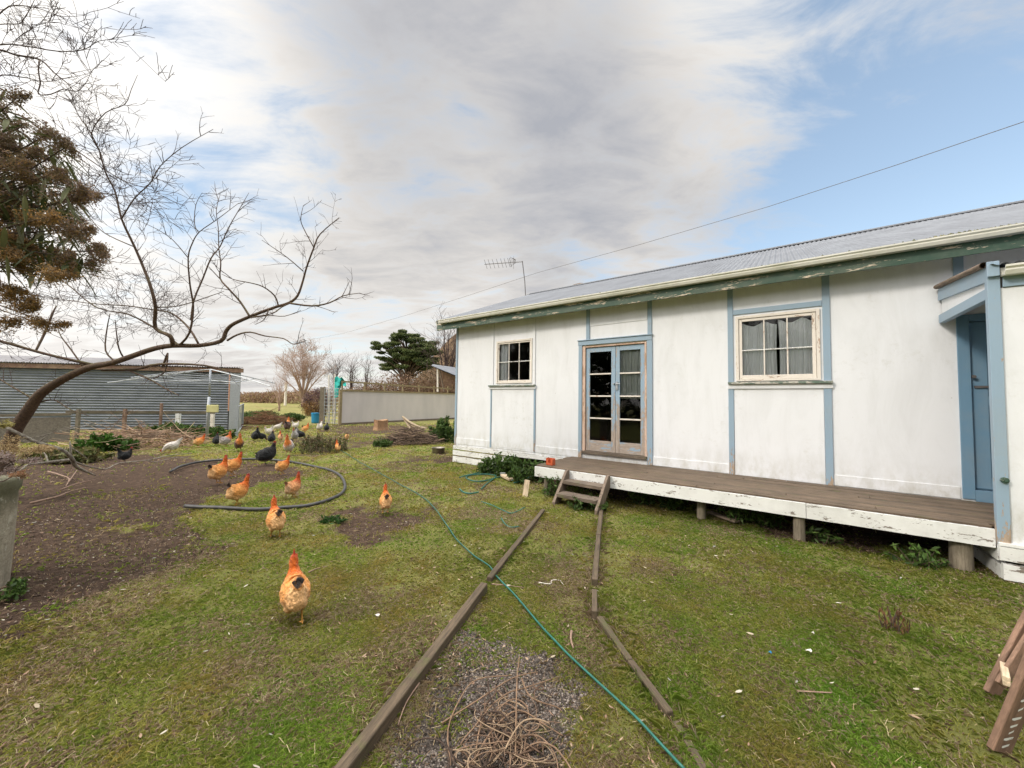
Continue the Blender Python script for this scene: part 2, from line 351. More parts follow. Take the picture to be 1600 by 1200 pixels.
DIRT=[(gp([(-700,700),(60,725),(150,708),(190,703),(262,712),(300,712),(330,718),(440,721),(478,738),(440,750),(395,752),(350,775),(290,792),(262,806),(330,832),(372,850),(330,878),(250,902),(170,925),(95,962),(60,1000),(-700,1150)]),1.0),
 (gp([(-500,1000),(60,1000),(140,1020),(150,1045),(60,1078),(-500,1160)]),.6),
 (gp([(520,808),(560,795),(612,792),(655,808),(668,825),(640,838),(575,842),(540,830)]),.95),
 (gp([(575,722),(640,716),(700,706),(735,706),(735,718),(700,722),(600,731)]),.9),
 (gp([(455,682),(520,676),(575,676),(610,690),(560,700),(500,712),(455,722)]),.65),
 (gp([(500,664),(709,664),(640,676),(560,680),(495,674)]),.75),
 (gp([(920,800),(936,800),(932,870),(930,965),(965,1010),(1020,1095),(1080,1180),(1050,1190),(960,1060),(905,950),(893,880)]),.7),
 (gp([(740,905),(705,985),(640,1070),(610,1120),(600,1100),(660,1000),(720,910)]),.75),
 (gp([(170,990),(250,985),(330,1000),(300,1035),(200,1040),(150,1020)]),.5),
 (gp([(980,772),(1110,800),(1250,838),(1500,868),(1560,885),(1640,900),(1640,700),(1480,700),(900,690),(840,715),(845,752),(930,770)]),1.0)]
GRAV=[(gp([(720,985),(770,985),(815,1020),(870,1060),(880,1085),(850,1110),(880,1170),(900,1260),(480,1300),(560,1190),(650,1075)]),.9)]
MOSS=gp([(930,1000),(980,1040),(1100,1210),(930,1230),(880,1120)])
LUSH=gp([(1180,820),(1600,900),(1700,1250),(1150,1250),(1000,1000)])
def mask(x,y,L,soft=.16,seed=3):
    """0..1 soft, noise-edged membership"""
    m=np.zeros(len(x))
    sc=.35+.12*np.hypot(x,y)
    for k,(poly,val) in enumerate(L):
        acc=np.zeros(len(x))
        for j in range(10):
            a=j*2.399;r=soft*math.sqrt((j+.5)/10)
            ox=(fbm(x,y,.6,seed+k,5)-.5)*1.7*np.minimum(sc,1.2);oy=(fbm(x,y,.6,seed+50+k,5)-.5)*1.7*np.minimum(sc,1.2)
            acc+=inpoly(x+ox+r*sc*math.cos(a)*1.6,y+oy+r*sc*math.sin(a)*1.6,poly)
        m=np.maximum(m,acc/10*val)
    return m
def gz_(x,y):
    return (fbm(x,y,1.6,77)-.5)*.07*np.clip(np.hypot(x,y)/6,.3,1)+(fbm(x,y,.35,88,3)-.5)*.018
def ground():
    def axis(lo,hi,f0,step,grow):
        a=[0.0]
        while a[-1]<hi: a.append(a[-1]+max(step,abs(a[-1])*grow))
        b=[0.0]
        while b[-1]>lo: b.append(b[-1]-max(step,abs(b[-1])*grow))
        return np.array(sorted(set(b+a)))
    xs=axis(-900,900,0,.05,.016);ys=axis(-60,1500,0,.05,.016)
    X,Y=np.meshgrid(xs,ys);x=X.ravel();y=Y.ravel()
    near=np.hypot(x,y)<45
    d=np.zeros(len(x));g=np.zeros(len(x))
    d[near]=mask(x[near],y[near],DIRT);g[near]=mask(x[near],y[near],GRAV,.12,9)
    z=gz_(x,y)-.03*np.minimum(d,1)*1.0+np.where(np.hypot(x,y)>60,np.clip((np.hypot(x,y)-60)*.004,0,3),0)
    lush=np.zeros(len(x));lush[near]=mask(x[near],y[near],[(LUSH,1.0)],.9,21)
    col=np.stack([d,g,lush],1)
    nx=len(xs);ny=len(ys);i=np.arange(nx*ny).reshape(ny,nx)
    f=np.stack([i[:-1,:-1].ravel(),i[:-1,1:].ravel(),i[1:,1:].ravel(),i[1:,:-1].ravel()],1)
    m,nt,b=newmat('ground_turf_and_soil');a=N(nt,'ShaderNodeAttribute',attribute_name='Col');sp=N(nt,'ShaderNodeSeparateColor');lk(nt,a.outputs['Color'],sp.inputs[0])
    v=coords(nt);n1=noise(nt,v,1.6,10,.7);n2=noise(nt,v,14,10,.75);n3=noise(nt,v,60,8,.7);nb=noise(nt,v,.35,6,.6)
    gr=ramp(nt,n1,[(.3,(.13,.15,.035)),(.5,(.20,.20,.055)),(.68,(.27,.235,.09))])
    gr=mix(nt,mr(nt,n2,.45,.7,0,.5),gr,(.12,.15,.03));gr=mix(nt,mr(nt,n3,.52,.7,0,.6),gr,(.26,.215,.11));gr=mix(nt,mr(nt,noise(nt,v,190,4,.7),.5,.7,0,.5),gr,(.06,.065,.022))
    gr=mix(nt,mr(nt,n2,.3,.42,.35,0),gr,(.09,.07,.04))
    far=ramp(nt,nb,[(.35,(.19,.205,.06)),(.6,(.28,.24,.10))])
    geo=N(nt,'ShaderNodeNewGeometry');vl=N(nt,'ShaderNodeVectorMath',operation='LENGTH');lk(nt,geo.outputs['Position'],vl.inputs[0])
    gr=mix(nt,mr(nt,vl.outputs['Value'],12,35),gr,far)
    so_=ramp(nt,n2,[(.36,(.026,.016,.011)),(.5,(.075,.048,.033)),(.64,(.15,.102,.072))])
    so_=mix(nt,mr(nt,n1,.4,.65,0,.5),so_,(.085,.055,.037))
    vo=N(nt,'ShaderNodeTexVoronoi');vo.inputs['Scale'].default_value=30;lk(nt,v,vo.inputs['Vector'])
    so_=mix(nt,mr(nt,vo.outputs['Distance'],.06,.12,.6,0),so_,(.34,.29,.24))
    gv=N(nt,'ShaderNodeTexVoronoi');gv.inputs['Scale'].default_value=75;lk(nt,v,gv.inputs['Vector'])
    bw=N(nt,'ShaderNodeRGBToBW');lk(nt,gv.outputs['Color'],bw.inputs[0])
    gc=ramp(nt,bw.outputs[0],[(.1,(.04,.032,.026)),(.5,(.095,.078,.066)),(.9,(.19,.165,.145))])
    dm=mr(nt,math_(nt,'ADD',sp.outputs[0],math_(nt,'ADD',math_(nt,'MULTIPLY',math_(nt,'SUBTRACT',n2,.5),1.2),math_(nt,'MULTIPLY',math_(nt,'SUBTRACT',n1,.5),1.8))),.26,.70)
    gm=mr(nt,math_(nt,'ADD',sp.outputs[1],math_(nt,'MULTIPLY',math_(nt,'SUBTRACT',n2,.5),1.0)),.42,.6)
    gr=mix(nt,math_(nt,'MULTIPLY',sp.outputs[2],.6),gr,mix(nt,mr(nt,n2,.35,.65),(.075,.105,.02),(.13,.14,.03)))
    c=mix(nt,dm,gr,so_);c=mix(nt,gm,c,gc)
    lk(nt,c,b.inputs['Base Color']);b.inputs['Roughness'].default_value=.95;b.inputs['Specular IOR Level'].default_value=.15
    hh=math_(nt,'ADD',math_(nt,'ADD',math_(nt,'MULTIPLY',n2,1.6),math_(nt,'MULTIPLY',n3,.45)),math_(nt,'MULTIPLY',math_(nt,'MULTIPLY',gv.outputs['Distance'],gm),-1.5))
    bump(nt,b,hh,.9,.035)
    o=tris_obj('ground',np.stack([x,y,z],1),f,col,m);o.data.polygons.foreach_set('use_smooth',[True]*len(o.data.polygons));tag(o,kind='structure')
ground()
# ---------------------------------------------------------------- house
UD=np.array([.80861841,-.58833347,0]);VD=np.array([-.58833347,-.80861841,0]);VW=-7.27
HO=VD*VW; HROT=math.atan2(UD[1],UD[0])
def HW(u,y,z): return HO+UD*u-VD*y+np.array([0,0,z])   # house frame to world, y into the house
def HL(x,y,off=0):  # pixel -> (u,z) on plane at outward offset
    n=VD;P0=VD*(VW+off);d=ray(x,y);t=np.dot(P0-EYE,n)/np.dot(d,n);q=EYE+t*d;return float(q@UD),float(q[2])
house=thing('farm_cottage','long white cottage with blue trim, peeling green eaves and grey corrugated roof','house',HO,HROT)
def wall_panel(mb,u0,u1,z0,z1,y0,y1,holes):
    us=sorted({u0,u1,*[h[0] for h in holes],*[h[1] for h in holes]});zs=sorted({z0,z1,*[h[2] for h in holes],*[h[3] for h in holes]})
    for i in range(len(us)-1):
        for j in range(len(zs)-1):
            cu=(us[i]+us[i+1])/2;cz=(zs[j]+zs[j+1])/2
            if any(h[0]<cu<h[1] and h[2]<cz<h[3] for h in holes): continue
            for y,rev in ((y0,0),(y1,1)):
                q=[(us[i],y,zs[j]),(us[i+1],y,zs[j]),(us[i+1],y,zs[j+1]),(us[i],y,zs[j+1])]
                mb.add(q,[(3,2,1,0) if rev else (0,1,2,3)])
    for (a,b,c,d) in holes:
        mb.add([(a,y0,c),(a,y1,c),(b,y1,c),(b,y0,c)],[(0,1,2,3)]);mb.add([(a,y0,d),(a,y1,d),(b,y1,d),(b,y0,d)],[(3,2,1,0)])
        mb.add([(a,y0,c),(a,y1,c),(a,y1,d),(a,y0,d)],[(3,2,1,0)]);mb.add([(b,y0,c),(b,y1,c),(b,y1,d),(b,y0,d)],[(0,1,2,3)])
U0,U1=-7.16,7.0;ZB,ZT=.45,3.80;YB=8.6
WIN1=(-5.77,-4.70,2.10,3.15);DOOR=(-3.40,-2.10,.62,2.865);WIN2=(-.62,.48,2.06,3.15);PDOOR=(1.95,2.85,.60,2.87)
mb=MB();wall_panel(mb,U0,U1,ZB,ZT,0,.12,[WIN1,DOOR,WIN2,PDOOR])
# gable end, back, far end, floor
for u in (U0,U0+.12,U1-.12,U1):
    mb.add([(u,0 if u in(U0,U1) else .12,ZB),(u,YB,ZB),(u,YB,ZT),(u,4.2,5.45),(u,0 if u in (U0,U1) else .12,ZT)],[(4,3,2,1,0) if u in(U0,U1-.12) else (0,1,2,3,4)])
mb.add([(U0,YB,ZB),(U1,YB,ZB),(U1,YB,ZT),(U0,YB,ZT)],[(0,1,2,3)])
mb.build('wall',M['wall'],house)
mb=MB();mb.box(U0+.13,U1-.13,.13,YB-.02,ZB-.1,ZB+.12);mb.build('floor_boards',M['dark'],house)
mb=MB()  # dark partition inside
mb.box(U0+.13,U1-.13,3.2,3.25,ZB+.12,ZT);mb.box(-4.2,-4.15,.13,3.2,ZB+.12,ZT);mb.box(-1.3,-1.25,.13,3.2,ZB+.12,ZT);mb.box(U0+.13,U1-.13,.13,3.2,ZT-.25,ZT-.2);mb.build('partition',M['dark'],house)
# lower skirting boards, slightly proud
def hb(name,mat,boxes,parent=None):
    if name in('skirting_board','glazing_bar','bolt') and len(boxes)>1: return [hb(name,mat,[b_],parent) for b_ in boxes]
    m_=MB()
    for b_ in boxes:
        u0,u1,y0,y1,z0,z1=b_;m_.box(u0,u1,y0,y1,z0,z1)
    o=m_.build(name,M[mat],parent or house)
    bv=o.modifiers.new('b','BEVEL');bv.width=.004;bv.segments=2;bv.limit_method='ANGLE'
    return o
hb('skirting_board','wall',[(-7.155,-5.95,-.012,-.001,.50,.665),(-4.60,-3.515,-.012,-.001,.50,.655),(-1.99,-.735,-.012,-.001,.505,.665),(.605,1.83,-.012,-.001,.505,.66),(-5.90,-4.655,-.012,-.001,.50,.53)])
hb('panel','wall',[(-5.90,-4.655,-.010,-.001,.535,1.955)]);hb('panel','wall',[(-.652,.508,-.010,-.001,.50,1.93)])
hb('panel','wall',[(-5.86,-4.66,-.008,-.001,3.31,3.62)]);hb('panel','wall',[(-3.262,-2.078,-.012,-.001,3.275,3.64)]);
for b_ in [(-5.945,-5.905,-.022,0,.50,1.955),(-4.65,-4.605,-.022,0,.50,1.955),(-3.345,-3.268,-.024,0,2.985,3.64),(-2.072,-1.995,-.024,0,2.985,3.64),
          (-.735,-.655,-.024,0,.5,1.93),(-.735,-.655,-.024,0,2.02,3.64),(.512,.600,-.024,0,.5,1.93),(.512,.600,-.024,0,2.02,3.64),(-.652,.509,-.022,0,3.185,3.268),(1.835,1.925,-.024,0,3.25,3.64)]:
    hb('trim_board','blue',[b_])
hb('corner_board','blue',[(-7.185,-7.12,-.02,0,.46,3.64)]);
for b_ in [(-5.945,-5.865,-.02,0,2.06,3.64),(-4.695,-4.62,-.02,0,2.06,3.64)]: hb('trim_board','wall',[b_])
hb('window_ledge','wall',[(-5.985,-4.60,-.035,0,1.96,2.02)]);hb('window_ledge','wall',[(-.74,.615,-.035,0,1.932,2.005)])
# base boards with gaps, left end
rb=random.Random(4)
for (z0,z1,ua,ub,y) in ((.36,.455,-7.2,-3.72,-.03),(.21,.33,-7.2,-5.2,-.035),(.02,.17,-7.2,-5.4,-.03)):
    m_=MB();m_.beam((ua,y,(z0+z1)/2),(ub,y+.01,(z0+z1)/2-.01),.03,z1-z0,jit=.08,seg=16);m_.build('base_board',M['whitewood'],house)
# windows
def window(o,holes,nu,mu,frame_w,sash_w,mat_f,mid,zsplit,panes_bar=.018):
    u0,u1,z0,z1=holes
    f=hb('window',mat_f,[(u0,u0+frame_w,-.03,.06,z0,z1),(u1-frame_w,u1,-.03,.06,z0,z1),(u0+frame_w,u1-frame_w,-.03,.06,z1-frame_w,z1),(u0+frame_w,u1-frame_w,-.03,.06,z0,z0+frame_w*.6)])
    a=frame_w+.004;su0,su1,sz0,sz1=u0+a,u1-a,z0+frame_w*.6+.003,z1-a
    s=hb('sash',mat_f,[(su0,su0+sash_w,-.012,.03,sz0,sz1),(su1-sash_w,su1,-.012,.03,sz0,sz1),(su0+sash_w,su1-sash_w,-.012,.03,sz1-sash_w,sz1),(su0+sash_w,su1-sash_w,-.012,.03,sz0,sz0+sash_w*1.5)],f)
    gu0,gu1,gz0,gz1=su0+sash_w,su1-sash_w,sz0+sash_w*1.5,sz1-sash_w
    bars=[(gu0+(gu1-gu0)*k/nu-panes_bar/2,gu0+(gu1-gu0)*k/nu+panes_bar/2,-.010,.024,gz0,gz1) for k in range(1,nu)]
    hb('glazing_bar',mat_f,bars,f)
    zb=gz0+(gz1-gz0)*zsplit;hb('glazing_bar','whitewood',[(gu0,gu1,-.012,.020,zb-.009,zb+.009)],f)
    m_=MB();m_.add([(gu0,.008,gz0),(gu1,.008,gz0),(gu1,.008,gz1),(gu0,.008,gz1)],[(0,1,2,3)]);m_.build('pane',M['glass'],f)
    return f,(gu0,gu1,gz0,gz1)
w1,g1=window(None,WIN1,3,0,.045,.03,'cream',.5,.5)
w2,g2=window(None,WIN2,3,0,.045,.045,'cream',.5,.46,.02)
hb('window_sill','sillgreen',[(-5.985,-4.605,-.075,.02,2.022,2.058)],w1);hb('window_sill','sillgreen',[(-.735,.61,-.075,.02,2.008,2.045)],w2)
def curtain(u0,u1,z0,z1,y,amp,waves,mat,par,lift=0,seed=0):
    nu,nz=140,10;r=random.Random(seed);ph=[r.uniform(0,6) for _ in range(4)]
    vs=[];fs=[]
    for j in range(nz+1):
        for i in range(nu+1):
            t=i/nu;s=j/nz
            a=amp*(math.sin(t*waves*6.28+ph[0]+.6*math.sin(t*9+ph[1]))*.7+.3*math.sin(t*waves*2.7*6.28+ph[2]))*(.5+.5*(1-s)+.3)
            zz=z0+(z1-z0)*s - lift*s*math.sin(t*3.14*waves*.25)**2*.06
            vs.append((u0+(u1-u0)*t+.01*math.sin(s*3+ph[3]+t*8),y+a,zz))
    for j in range(nz):
        for i in range(nu): fs.append((j*(nu+1)+i,j*(nu+1)+i+1,(j+1)*(nu+1)+i+1,(j+1)*(nu+1)+i))
    return MB().add(vs,fs).build('curtain',M[mat],par,True)
mid=(g2[0]+g2[1])/2+.03
curtain(g2[0]-.02,mid-.01,g2[2]-.05,g2[3]-.02,.05,.016,6,'curtain',w2,1,1);curtain(mid+.012,g2[1]+.03,g2[2]-.05,g2[3]-.01,.052,.016,6,'curtain',w2,1,2)
curtain(g1[0]-.02,g1[0]+.22,g1[2]-.03,g1[3],.07,.02,3,'curtain',w1,0,3)
# french doors
dr=thing('french_doors',None,None);dr.parent=house;del dr
for o_ in list(COL.objects):
    if o_.name=='french_doors': bpy.data.objects.remove(o_)
u0,u1,z0,z1=DOOR
hb('door_casing','blue',[(-3.515,-3.435,-.03,0,.505,2.875),(-2.085,-1.985,-.03,0,.505,2.875),(-3.525,-1.99,-.034,0,2.878,2.97)])
hb('door_casing','blue',[(-3.54,-1.975,-.055,0,2.972,2.99)])
hb('door_jamb','pinkjamb',[(u0-.03,u0+.035,-.015,.10,.62,2.855),(u1-.03,u1+.01,-.015,.10,.62,2.855),(u0+.036,u1-.031,-.015,.10,2.825,2.855)])
hb('threshold','oldwoodx',[(u0-.03,u1+.012,-.06,.1,.60,.655)])
def leaf(a,b,glassy,nm):
    st=.085;zb,zt=.66,2.82
    d=hb('door','door',[(a,a+st,.02,.06,zb,zt),(b-st,b,.02,.06,zb,zt),(a+st,b-st,.02,.06,zt-.10,zt),(a+st,b-st,.02,.06,zb,zb+.22)])
    n=4;h=(zt-.10-zb-.22)
    hb('glazing_bar','cream',[(a+st,b-st,.018,.05,zb+.22+h*k/n-.014,zb+.22+h*k/n+.014) for k in range(1,n)],d)
    m_=MB();m_.add([(a+st,.042,zb+.22),(b-st,.042,zb+.22),(b-st,.042,zt-.1),(a+st,.042,zt-.1)],[(0,1,2,3)]);m_.build('pane',M['glass'],d)
    return d
dl=leaf(u0+.04,-2.722,0,'l');dr_=leaf(-2.716,u1-.034,0,'r')
mk=MB();mk.box(-2.71,-2.665,-.002,.018,1.93,2.09);mk.tube([(-2.69,.01,2.05),(-2.69,-.035,2.05)],.009,8);mk.tube([(-2.69,-.035,2.05),(-2.60,-.04,2.045)],.008,8);mk.tube([(-2.745,.015,2.05),(-2.745,-.03,2.05)],.018,10);mk.build('handle',M['metal'],dr_)
curtain(-2.66,-2.12,1.75,2.82,.10,.018,5,'curtain2',dr_,0,5)
# porch side door
hb('porch_door_frame','blue_dark',[(1.845,1.952,-.02,.12,.52,2.87),(1.953,2.85,-.02,.1,2.78,2.87),(1.953,2.85,-.02,.1,.50,.64)])
pd=hb('porch_door','blue_dark',[(1.955,2.84,.045,.085,.645,2.775)]);hb('door_rail','blue_dark',[(1.957,2.10,.03,.044,.66,2.77),(2.101,2.7,.03,.044,.66,.80),(2.101,2.7,.03,.044,1.7,1.82)],pd)
hb('door_pane','dark',[(2.16,2.6,.036,.0445,2.0,2.6)],pd)
mk=MB();mk.box(1.985,2.14,.008,.029,1.925,1.955);mk.tube([(2.0,.02,1.94),(2.13,.0,1.93)],.008,8);mk.build('bolt',M['antenna'],pd);mk=MB();mk.tube([(1.975,.02,2.07),(1.975,-.03,2.07)],.02,10);mk.build('knob',M['antenna'],pd)
# roof: corrugated
def corrugated(u0,u1,ya,za,yb,zb,pitch,amp,th=.003,seg=8,rows=6,sag=0):
    n=int((u1-u0)/pitch*seg);us=np.linspace(u0,u1,n+1);prof=amp*np.cos(us/pitch*2*math.pi)
    sl=math.atan2(zb-za,yb-ya);nx,nz=-math.sin(sl),math.cos(sl);vs=[];
    for j in range(rows+1):
        t=j/rows;yy=ya+(yb-ya)*t;zz=za+(zb-za)*t
        step=.002*(j%2)
        vs.append(np.stack([us,yy+nx*prof,zz+nz*(prof+step)-sag*np.sin((us-u0)/(u1-u0)*math.pi*3)*.01],1))
    v=np.concatenate(vs);i=np.arange(len(v)).reshape(rows+1,n+1)
    return v,np.stack([i[:-1,:-1].ravel(),i[:-1,1:].ravel(),i[1:,1:].ravel(),i[1:,:-1].ravel()],1)
mb=MB();YR,ZR=4.30,5.68;YE,ZE=-.37,3.83
v,f=corrugated(-7.62,7.2,YE,ZE,YR,ZR,.085,.011);mb.add(v,f.tolist());v,f=corrugated(-7.62,7.2,YR,ZR,9.0,3.83,.085,.011);mb.add(v,f.tolist())
roof=mb.build('roof',M['roof'],house,True)
mb=MB();
for s_ in(-1,1): mb.beam((-7.64,YR+s_*.11,ZR-.02),(7.2,YR+s_*.11,ZR-.02),.24,.012,up=(0,s_*.37,1))
mb.tube([(-7.64,YR,ZR+.02),(7.2,YR,ZR+.02)],.028,10);mb.build('ridge_cap',M['roof'],roof)
mb=MB();mb.beam((-7.62,YE+.03,ZE-.09),(-7.62,YR,ZR-.09),.03,.17);mb.beam((-7.62,YR,ZR-.09),(-7.62,8.9,ZE-.09),.03,.17);mb.build('barge_board',M['whitewood'],roof)
mb=MB();mb.beam((-7.6,-.33,3.655),(7.0,-.33,3.655),.025,.20,seg=60,jit=.01);mb.build('fascia',M['green'],house)
hb('soffit_lining','oldwoodx',[(-7.58,7.0,-.31,0,3.735,3.745)])
# gutter: ogee-like profile swept along the eave
def gutter(ua,ub,y,z,par,w=.11,h=.088,sag=0,name='gutter'):
    pr=[(0,0),(0,h),(-.008,h),(-.010,.012),(-w*.8,.012),(-w*.92,h*.45),(-w*.86,h*.62),(-w,h*.85),(-w,h),(-w-.014,h+.002),(-w-.014,h*.8),(-w*.95,h*.6),(-w-.002,h*.42),(-w*.86,-.002)]
    n=50;vs=[];fs=[];k=len(pr)
    for i in range(n+1):
        u=ua+(ub-ua)*i/n;dz=sag*math.sin(i/n*7)*.006
        for (a,b) in pr: vs.append((u,y+a,z+b+dz))
    for i in range(n):
        for j in range(k): fs.append((i*k+j,(i+1)*k+j,(i+1)*k+(j+1)%k,i*k+(j+1)%k))
    fs.append(tuple(range(k)));fs.append(tuple(n*k+j for j in range(k))[::-1])
    return MB().add(vs,fs).build(name,M['gutter'],par)
gt=gutter(-7.45,7.0,-.345,3.722,house,sag=1)
# moss and lichen tufts on gutter edge
mb=MB();rr=random.Random(3)
for _ in range(230):
    u=rr.choice([rr.uniform(-7.2,3),rr.gauss(-3.6,.35),rr.gauss(-1.9,.3),rr.gauss(1.9,.25)]);s=rr.uniform(.008,.022)
    y=-.345-.11+rr.uniform(-.01,.03);z=3.81+rr.uniform(-.005,.006)
    for k in range(7):
        a=rr.uniform(0,6.28);mb.add([(u+s*math.cos(a),y+s*.6*math.sin(a),z-.004),(u+s*math.cos(a+1.8),y+s*.6*math.sin(a+1.8),z-.004),(u,y,z+s*rr.uniform(.5,1.1))],[(0,1,2)],rr.choice([(.13,.13,.05),(.2,.19,.08),(.09,.1,.04),(.3,.28,.18)]))
mb.build('moss',M['leaf'],gt)
# ---- annexe / porch
ax=-1.45
hb('annexe_wall','wall',[(1.774,7.0,ax,ax+.1,.36,2.88)]);hb('annexe_wall','wall',[(1.86,7.0,-.002,.0,.5,.5)]) if False else None
mb=MB();wall_panel(mb,2.92,2.925,.5,3.1,ax+.1,-.02,[]) if False else None
hb('annexe_trim','blue',[(1.79,7.0,ax-.02,ax+.0,2.882,2.985)])
hb('porch_post','blue',[(1.688,1.772,ax-.03,ax+.035,.35,2.99)])
mk=MB();mk.tube([(1.74,ax-.03,.98),(1.745,ax-.055,.98)],.028,8);mk.tube([(1.745,ax-.05,.98),(1.745,ax-.07,.98)],.014,6);mk.build('bolt_head',M['green'],house)
hb('porch_header','blue',[(1.69,1.75,ax+.037,-.026,2.78,2.89)])
mb=MB();mb.beam((1.715,ax-.02,3.03),(1.715,-.03,3.16),.05,.15);mb.build('porch_barge',M['blue'],house)
hb('porch_barge_end','blue',[(1.68,1.76,ax-.07,ax-.045,2.99,3.14)])
mb=MB();mb.add([(1.722,ax+.1,2.90),(1.722,-.03,2.90),(1.722,-.03,3.12),(1.722,ax+.1,2.985)],[(0,1,2,3)]);mb.add([(1.738,ax+.1,2.90),(1.738,-.03,2.90),(1.738,-.03,3.12),(1.738,ax+.1,2.985)],[(3,2,1,0)]);mb.build('porch_infill',M['wall'],house)
mb=MB();v,f=corrugated(1.70,7.0,ax-.10,3.10,0,3.24,.085,.009);mb.add(v,f.tolist());mb.build('porch_roof',M['roof'],house,True)
mb=MB();ts=np.linspace(0,1,14)
for s_ in (1,):
    mb.tube([(1.672,ax-.02+(1.40)*t,3.125+.135*t) for t in ts],.030,12,caps=False);mb.tube([(1.672,ax-.02+(1.40)*t,3.125+.135*t) for t in ts],.024,12,caps=False)
mb.build('porch_pipe',M['oldwood'],house,True)
gutter(1.775,7.0,ax-.022,2.985,house)
hb('porch_ceiling','oldwoodx',[(1.76,7.0,ax+.1,-.002,3.0,3.01)])
hb('porch_inner_wall','wall',[(2.95,3.0,ax+.1,-.002,.52,3.0)])
for (z0,z1,du) in ((.345,.375,-.0),(.205,.335,.0),(.03,.175,.02)):
    m_=MB();m_.beam((1.69+du,ax-.025,(z0+z1)/2),(7.0,ax-.03,(z0+z1)/2-.01),.05,z1-z0,jit=.06,seg=14);m_.beam((1.72+du,ax+.03,(z0+z1)/2-.03),(1.74+du,-.1,(z0+z1)/2-.05),.05,(z1-z0)*.9,jit=.06,seg=6);m_.build('base_board',M['whitewood'],house)
# ---------------------------------------------------------------- deck (own thing)
deck=thing('timber_deck','low weathered timber deck with flaking white edge board along the cottage wall','deck',HO,HROT)
mb=MB();ys=np.linspace(-1.40,-.03,14);rr=random.Random(9)
w=(ys[1]-ys[0])
for k in range(13):
    cut=[-3.69]+sorted(rr.uniform(-3,1.3) for _ in range(1))+[1.684 if k==0 else 2.94]
    for a,b in zip(cut[:-1],cut[1:]):
        a2=a+(rr.uniform(-.02,.03) if a==-3.69 else .003)
        n=12
        y0=ys[k]+.003;y1=ys[k+1]-.003;zt=.505+rr.uniform(-.003,.002)
        mb.beam((a2,(y0+y1)/2,zt-.013),(b-.003,(y0+y1)/2,zt-.013+rr.uniform(-.002,.002)),y1-y0,.026,jit=.015,seg=n)
dk=mb.build('decking',M['deck'],deck);bv=dk.modifiers.new('b','BEVEL');bv.width=.003;bv.segments=1
for a,b in ((-3.70,.215),(.220,1.685)):
    m_=MB();m_.beam((a,-1.425,.392),(b,-1.425,.392),.032,.178,seg=24,jit=.012);m_.build('edge_board',M['whitewood'],deck)
m_=MB();m_.beam((-3.685,-1.4,.40),(-3.685,-.05,.40),.03,.16,seg=4);m_.beam((-3.6,-.12,.43),(1.6,-.12,.43),.05,.1);m_.beam((-3.6,-1.1,.43),(1.6,-1.1,.43),.05,.1);m_.build('joist',M['oldwoodx'],deck)
for (u,y,r) in ((1.49,-1.30,.085),(.15,-1.34,.062),(-.97,-1.22,.06),(-3.50,-1.34,.05)):
    m_=MB();pts=[(u,y,z) for i,z in enumerate(np.linspace(-.1,.37,6))];m_.tube(pts,[r*(1.03-.01*i) for i in range(6)],18);m_.build('post',M['post'],deck,True)
for (u,y) in ((-2.4,-.2),(.3,-.2),(1.5,-.2)):
    m_=MB();m_.tube([(u,y,-.1),(u,y,.37)],.06,10);m_.build('post',M['post'],deck,True)
# steps
steps=thing('timber_steps','two tread grey timber steps leaning against the deck edge','steps',HO,HROT)
def slab(mb,pts,x0,x1):
    n=len(pts);v=[(x0,y,z) for y,z in pts]+[(x1,y,z) for y,z in pts]
    f=[tuple(range(n)),tuple(range(n,2*n))[::-1]]+[(i,i+n,(i+1)%n+n,(i+1)%n) for i in range(n)]
    mb.add(v,f)
for a in (-3.03,-2.30):
    m_=MB();slab(m_,[(-1.96,-.02),(-1.79,-.02),(-1.45,.33),(-1.45,.505),(-1.53,.50),(-1.96,.06)],a,a+.045);m_.build('stringer',M['oldwood'],steps)
for y0,y1,z in ((-1.69,-1.46,.335),(-1.91,-1.66,.165)):
    m_=MB();m_.beam((-2.98,(y0+y1)/2,z),(-2.305,(y0+y1)/2,z-.005),y1-y0,.05,jit=.02,seg=4);m_.build('tread',M['oldwoodx'],steps)
# ---------------------------------------------------------------- antenna & power line
b0=HW(-7.35,4.5,5.62)
d=ray(822,462);t=b0[1]/d[1];base=EYE+d*t
ant=thing('tv_antenna','thin tv antenna on a leaning mast above the far roof ridge','antenna',base)
def rel(x,y,tt=t): return EYE+ray(x,y)*tt-base
mb=MB();mb.tube([(rel(822,466)-[0,0,.25]),rel(820,440),rel(816.2,408)],.016,8);mb.build('mast',M['antenna'],ant)
mb=MB();A=rel(817,409);B=rel(757,413,t*1.03);mb.tube([A,B],.012,6)
for k,x in enumerate((759,765,771.5,778,784.5,790,795.5,798)):
    q=A+(B-A)*(817-x)/60;mb.tube([q+[0.05,.13,-.13],q+[-.05,-.13,.13]],.007,5)
mb.build('boom',M['antenna'],ant)
mb=MB()
q=A+(B-A)*.18;r_=A+(B-A)*.33
for s_ in(-1,1):
    for k in range(4): mb.tube([q+[0,.12*s_*k/3,.06],r_+[0,.2*s_*k/3,.22-.03*k]],.005,4)
    mb.tube([q+[0,0,-.02],r_+[0,.1*s_,-.12]],.006,4)
for zz in np.linspace(-.2,.2,6): mb.tube([r_+[.14,-.14,zz],r_+[.14,.14,zz]],.003,4)
mb.tube([r_+[.14,0,-.22],r_+[.14,0,.22]],.005,4);mb.build('reflector',M['antenna'],ant)
pl=[(1750,140,6.5),(1600,190,8.5),(1400,258,11),(1200,323,15),(1000,382,21),(840,426,29),(740,459,38),(640,491,52),(540,520,75),(440,540,110)]
mb=MB();q=[P(*a) for a in pl];mb.tube(q,[.009,.009,.0095,.010,.011,.012,.013,.015,.018,.022],6)
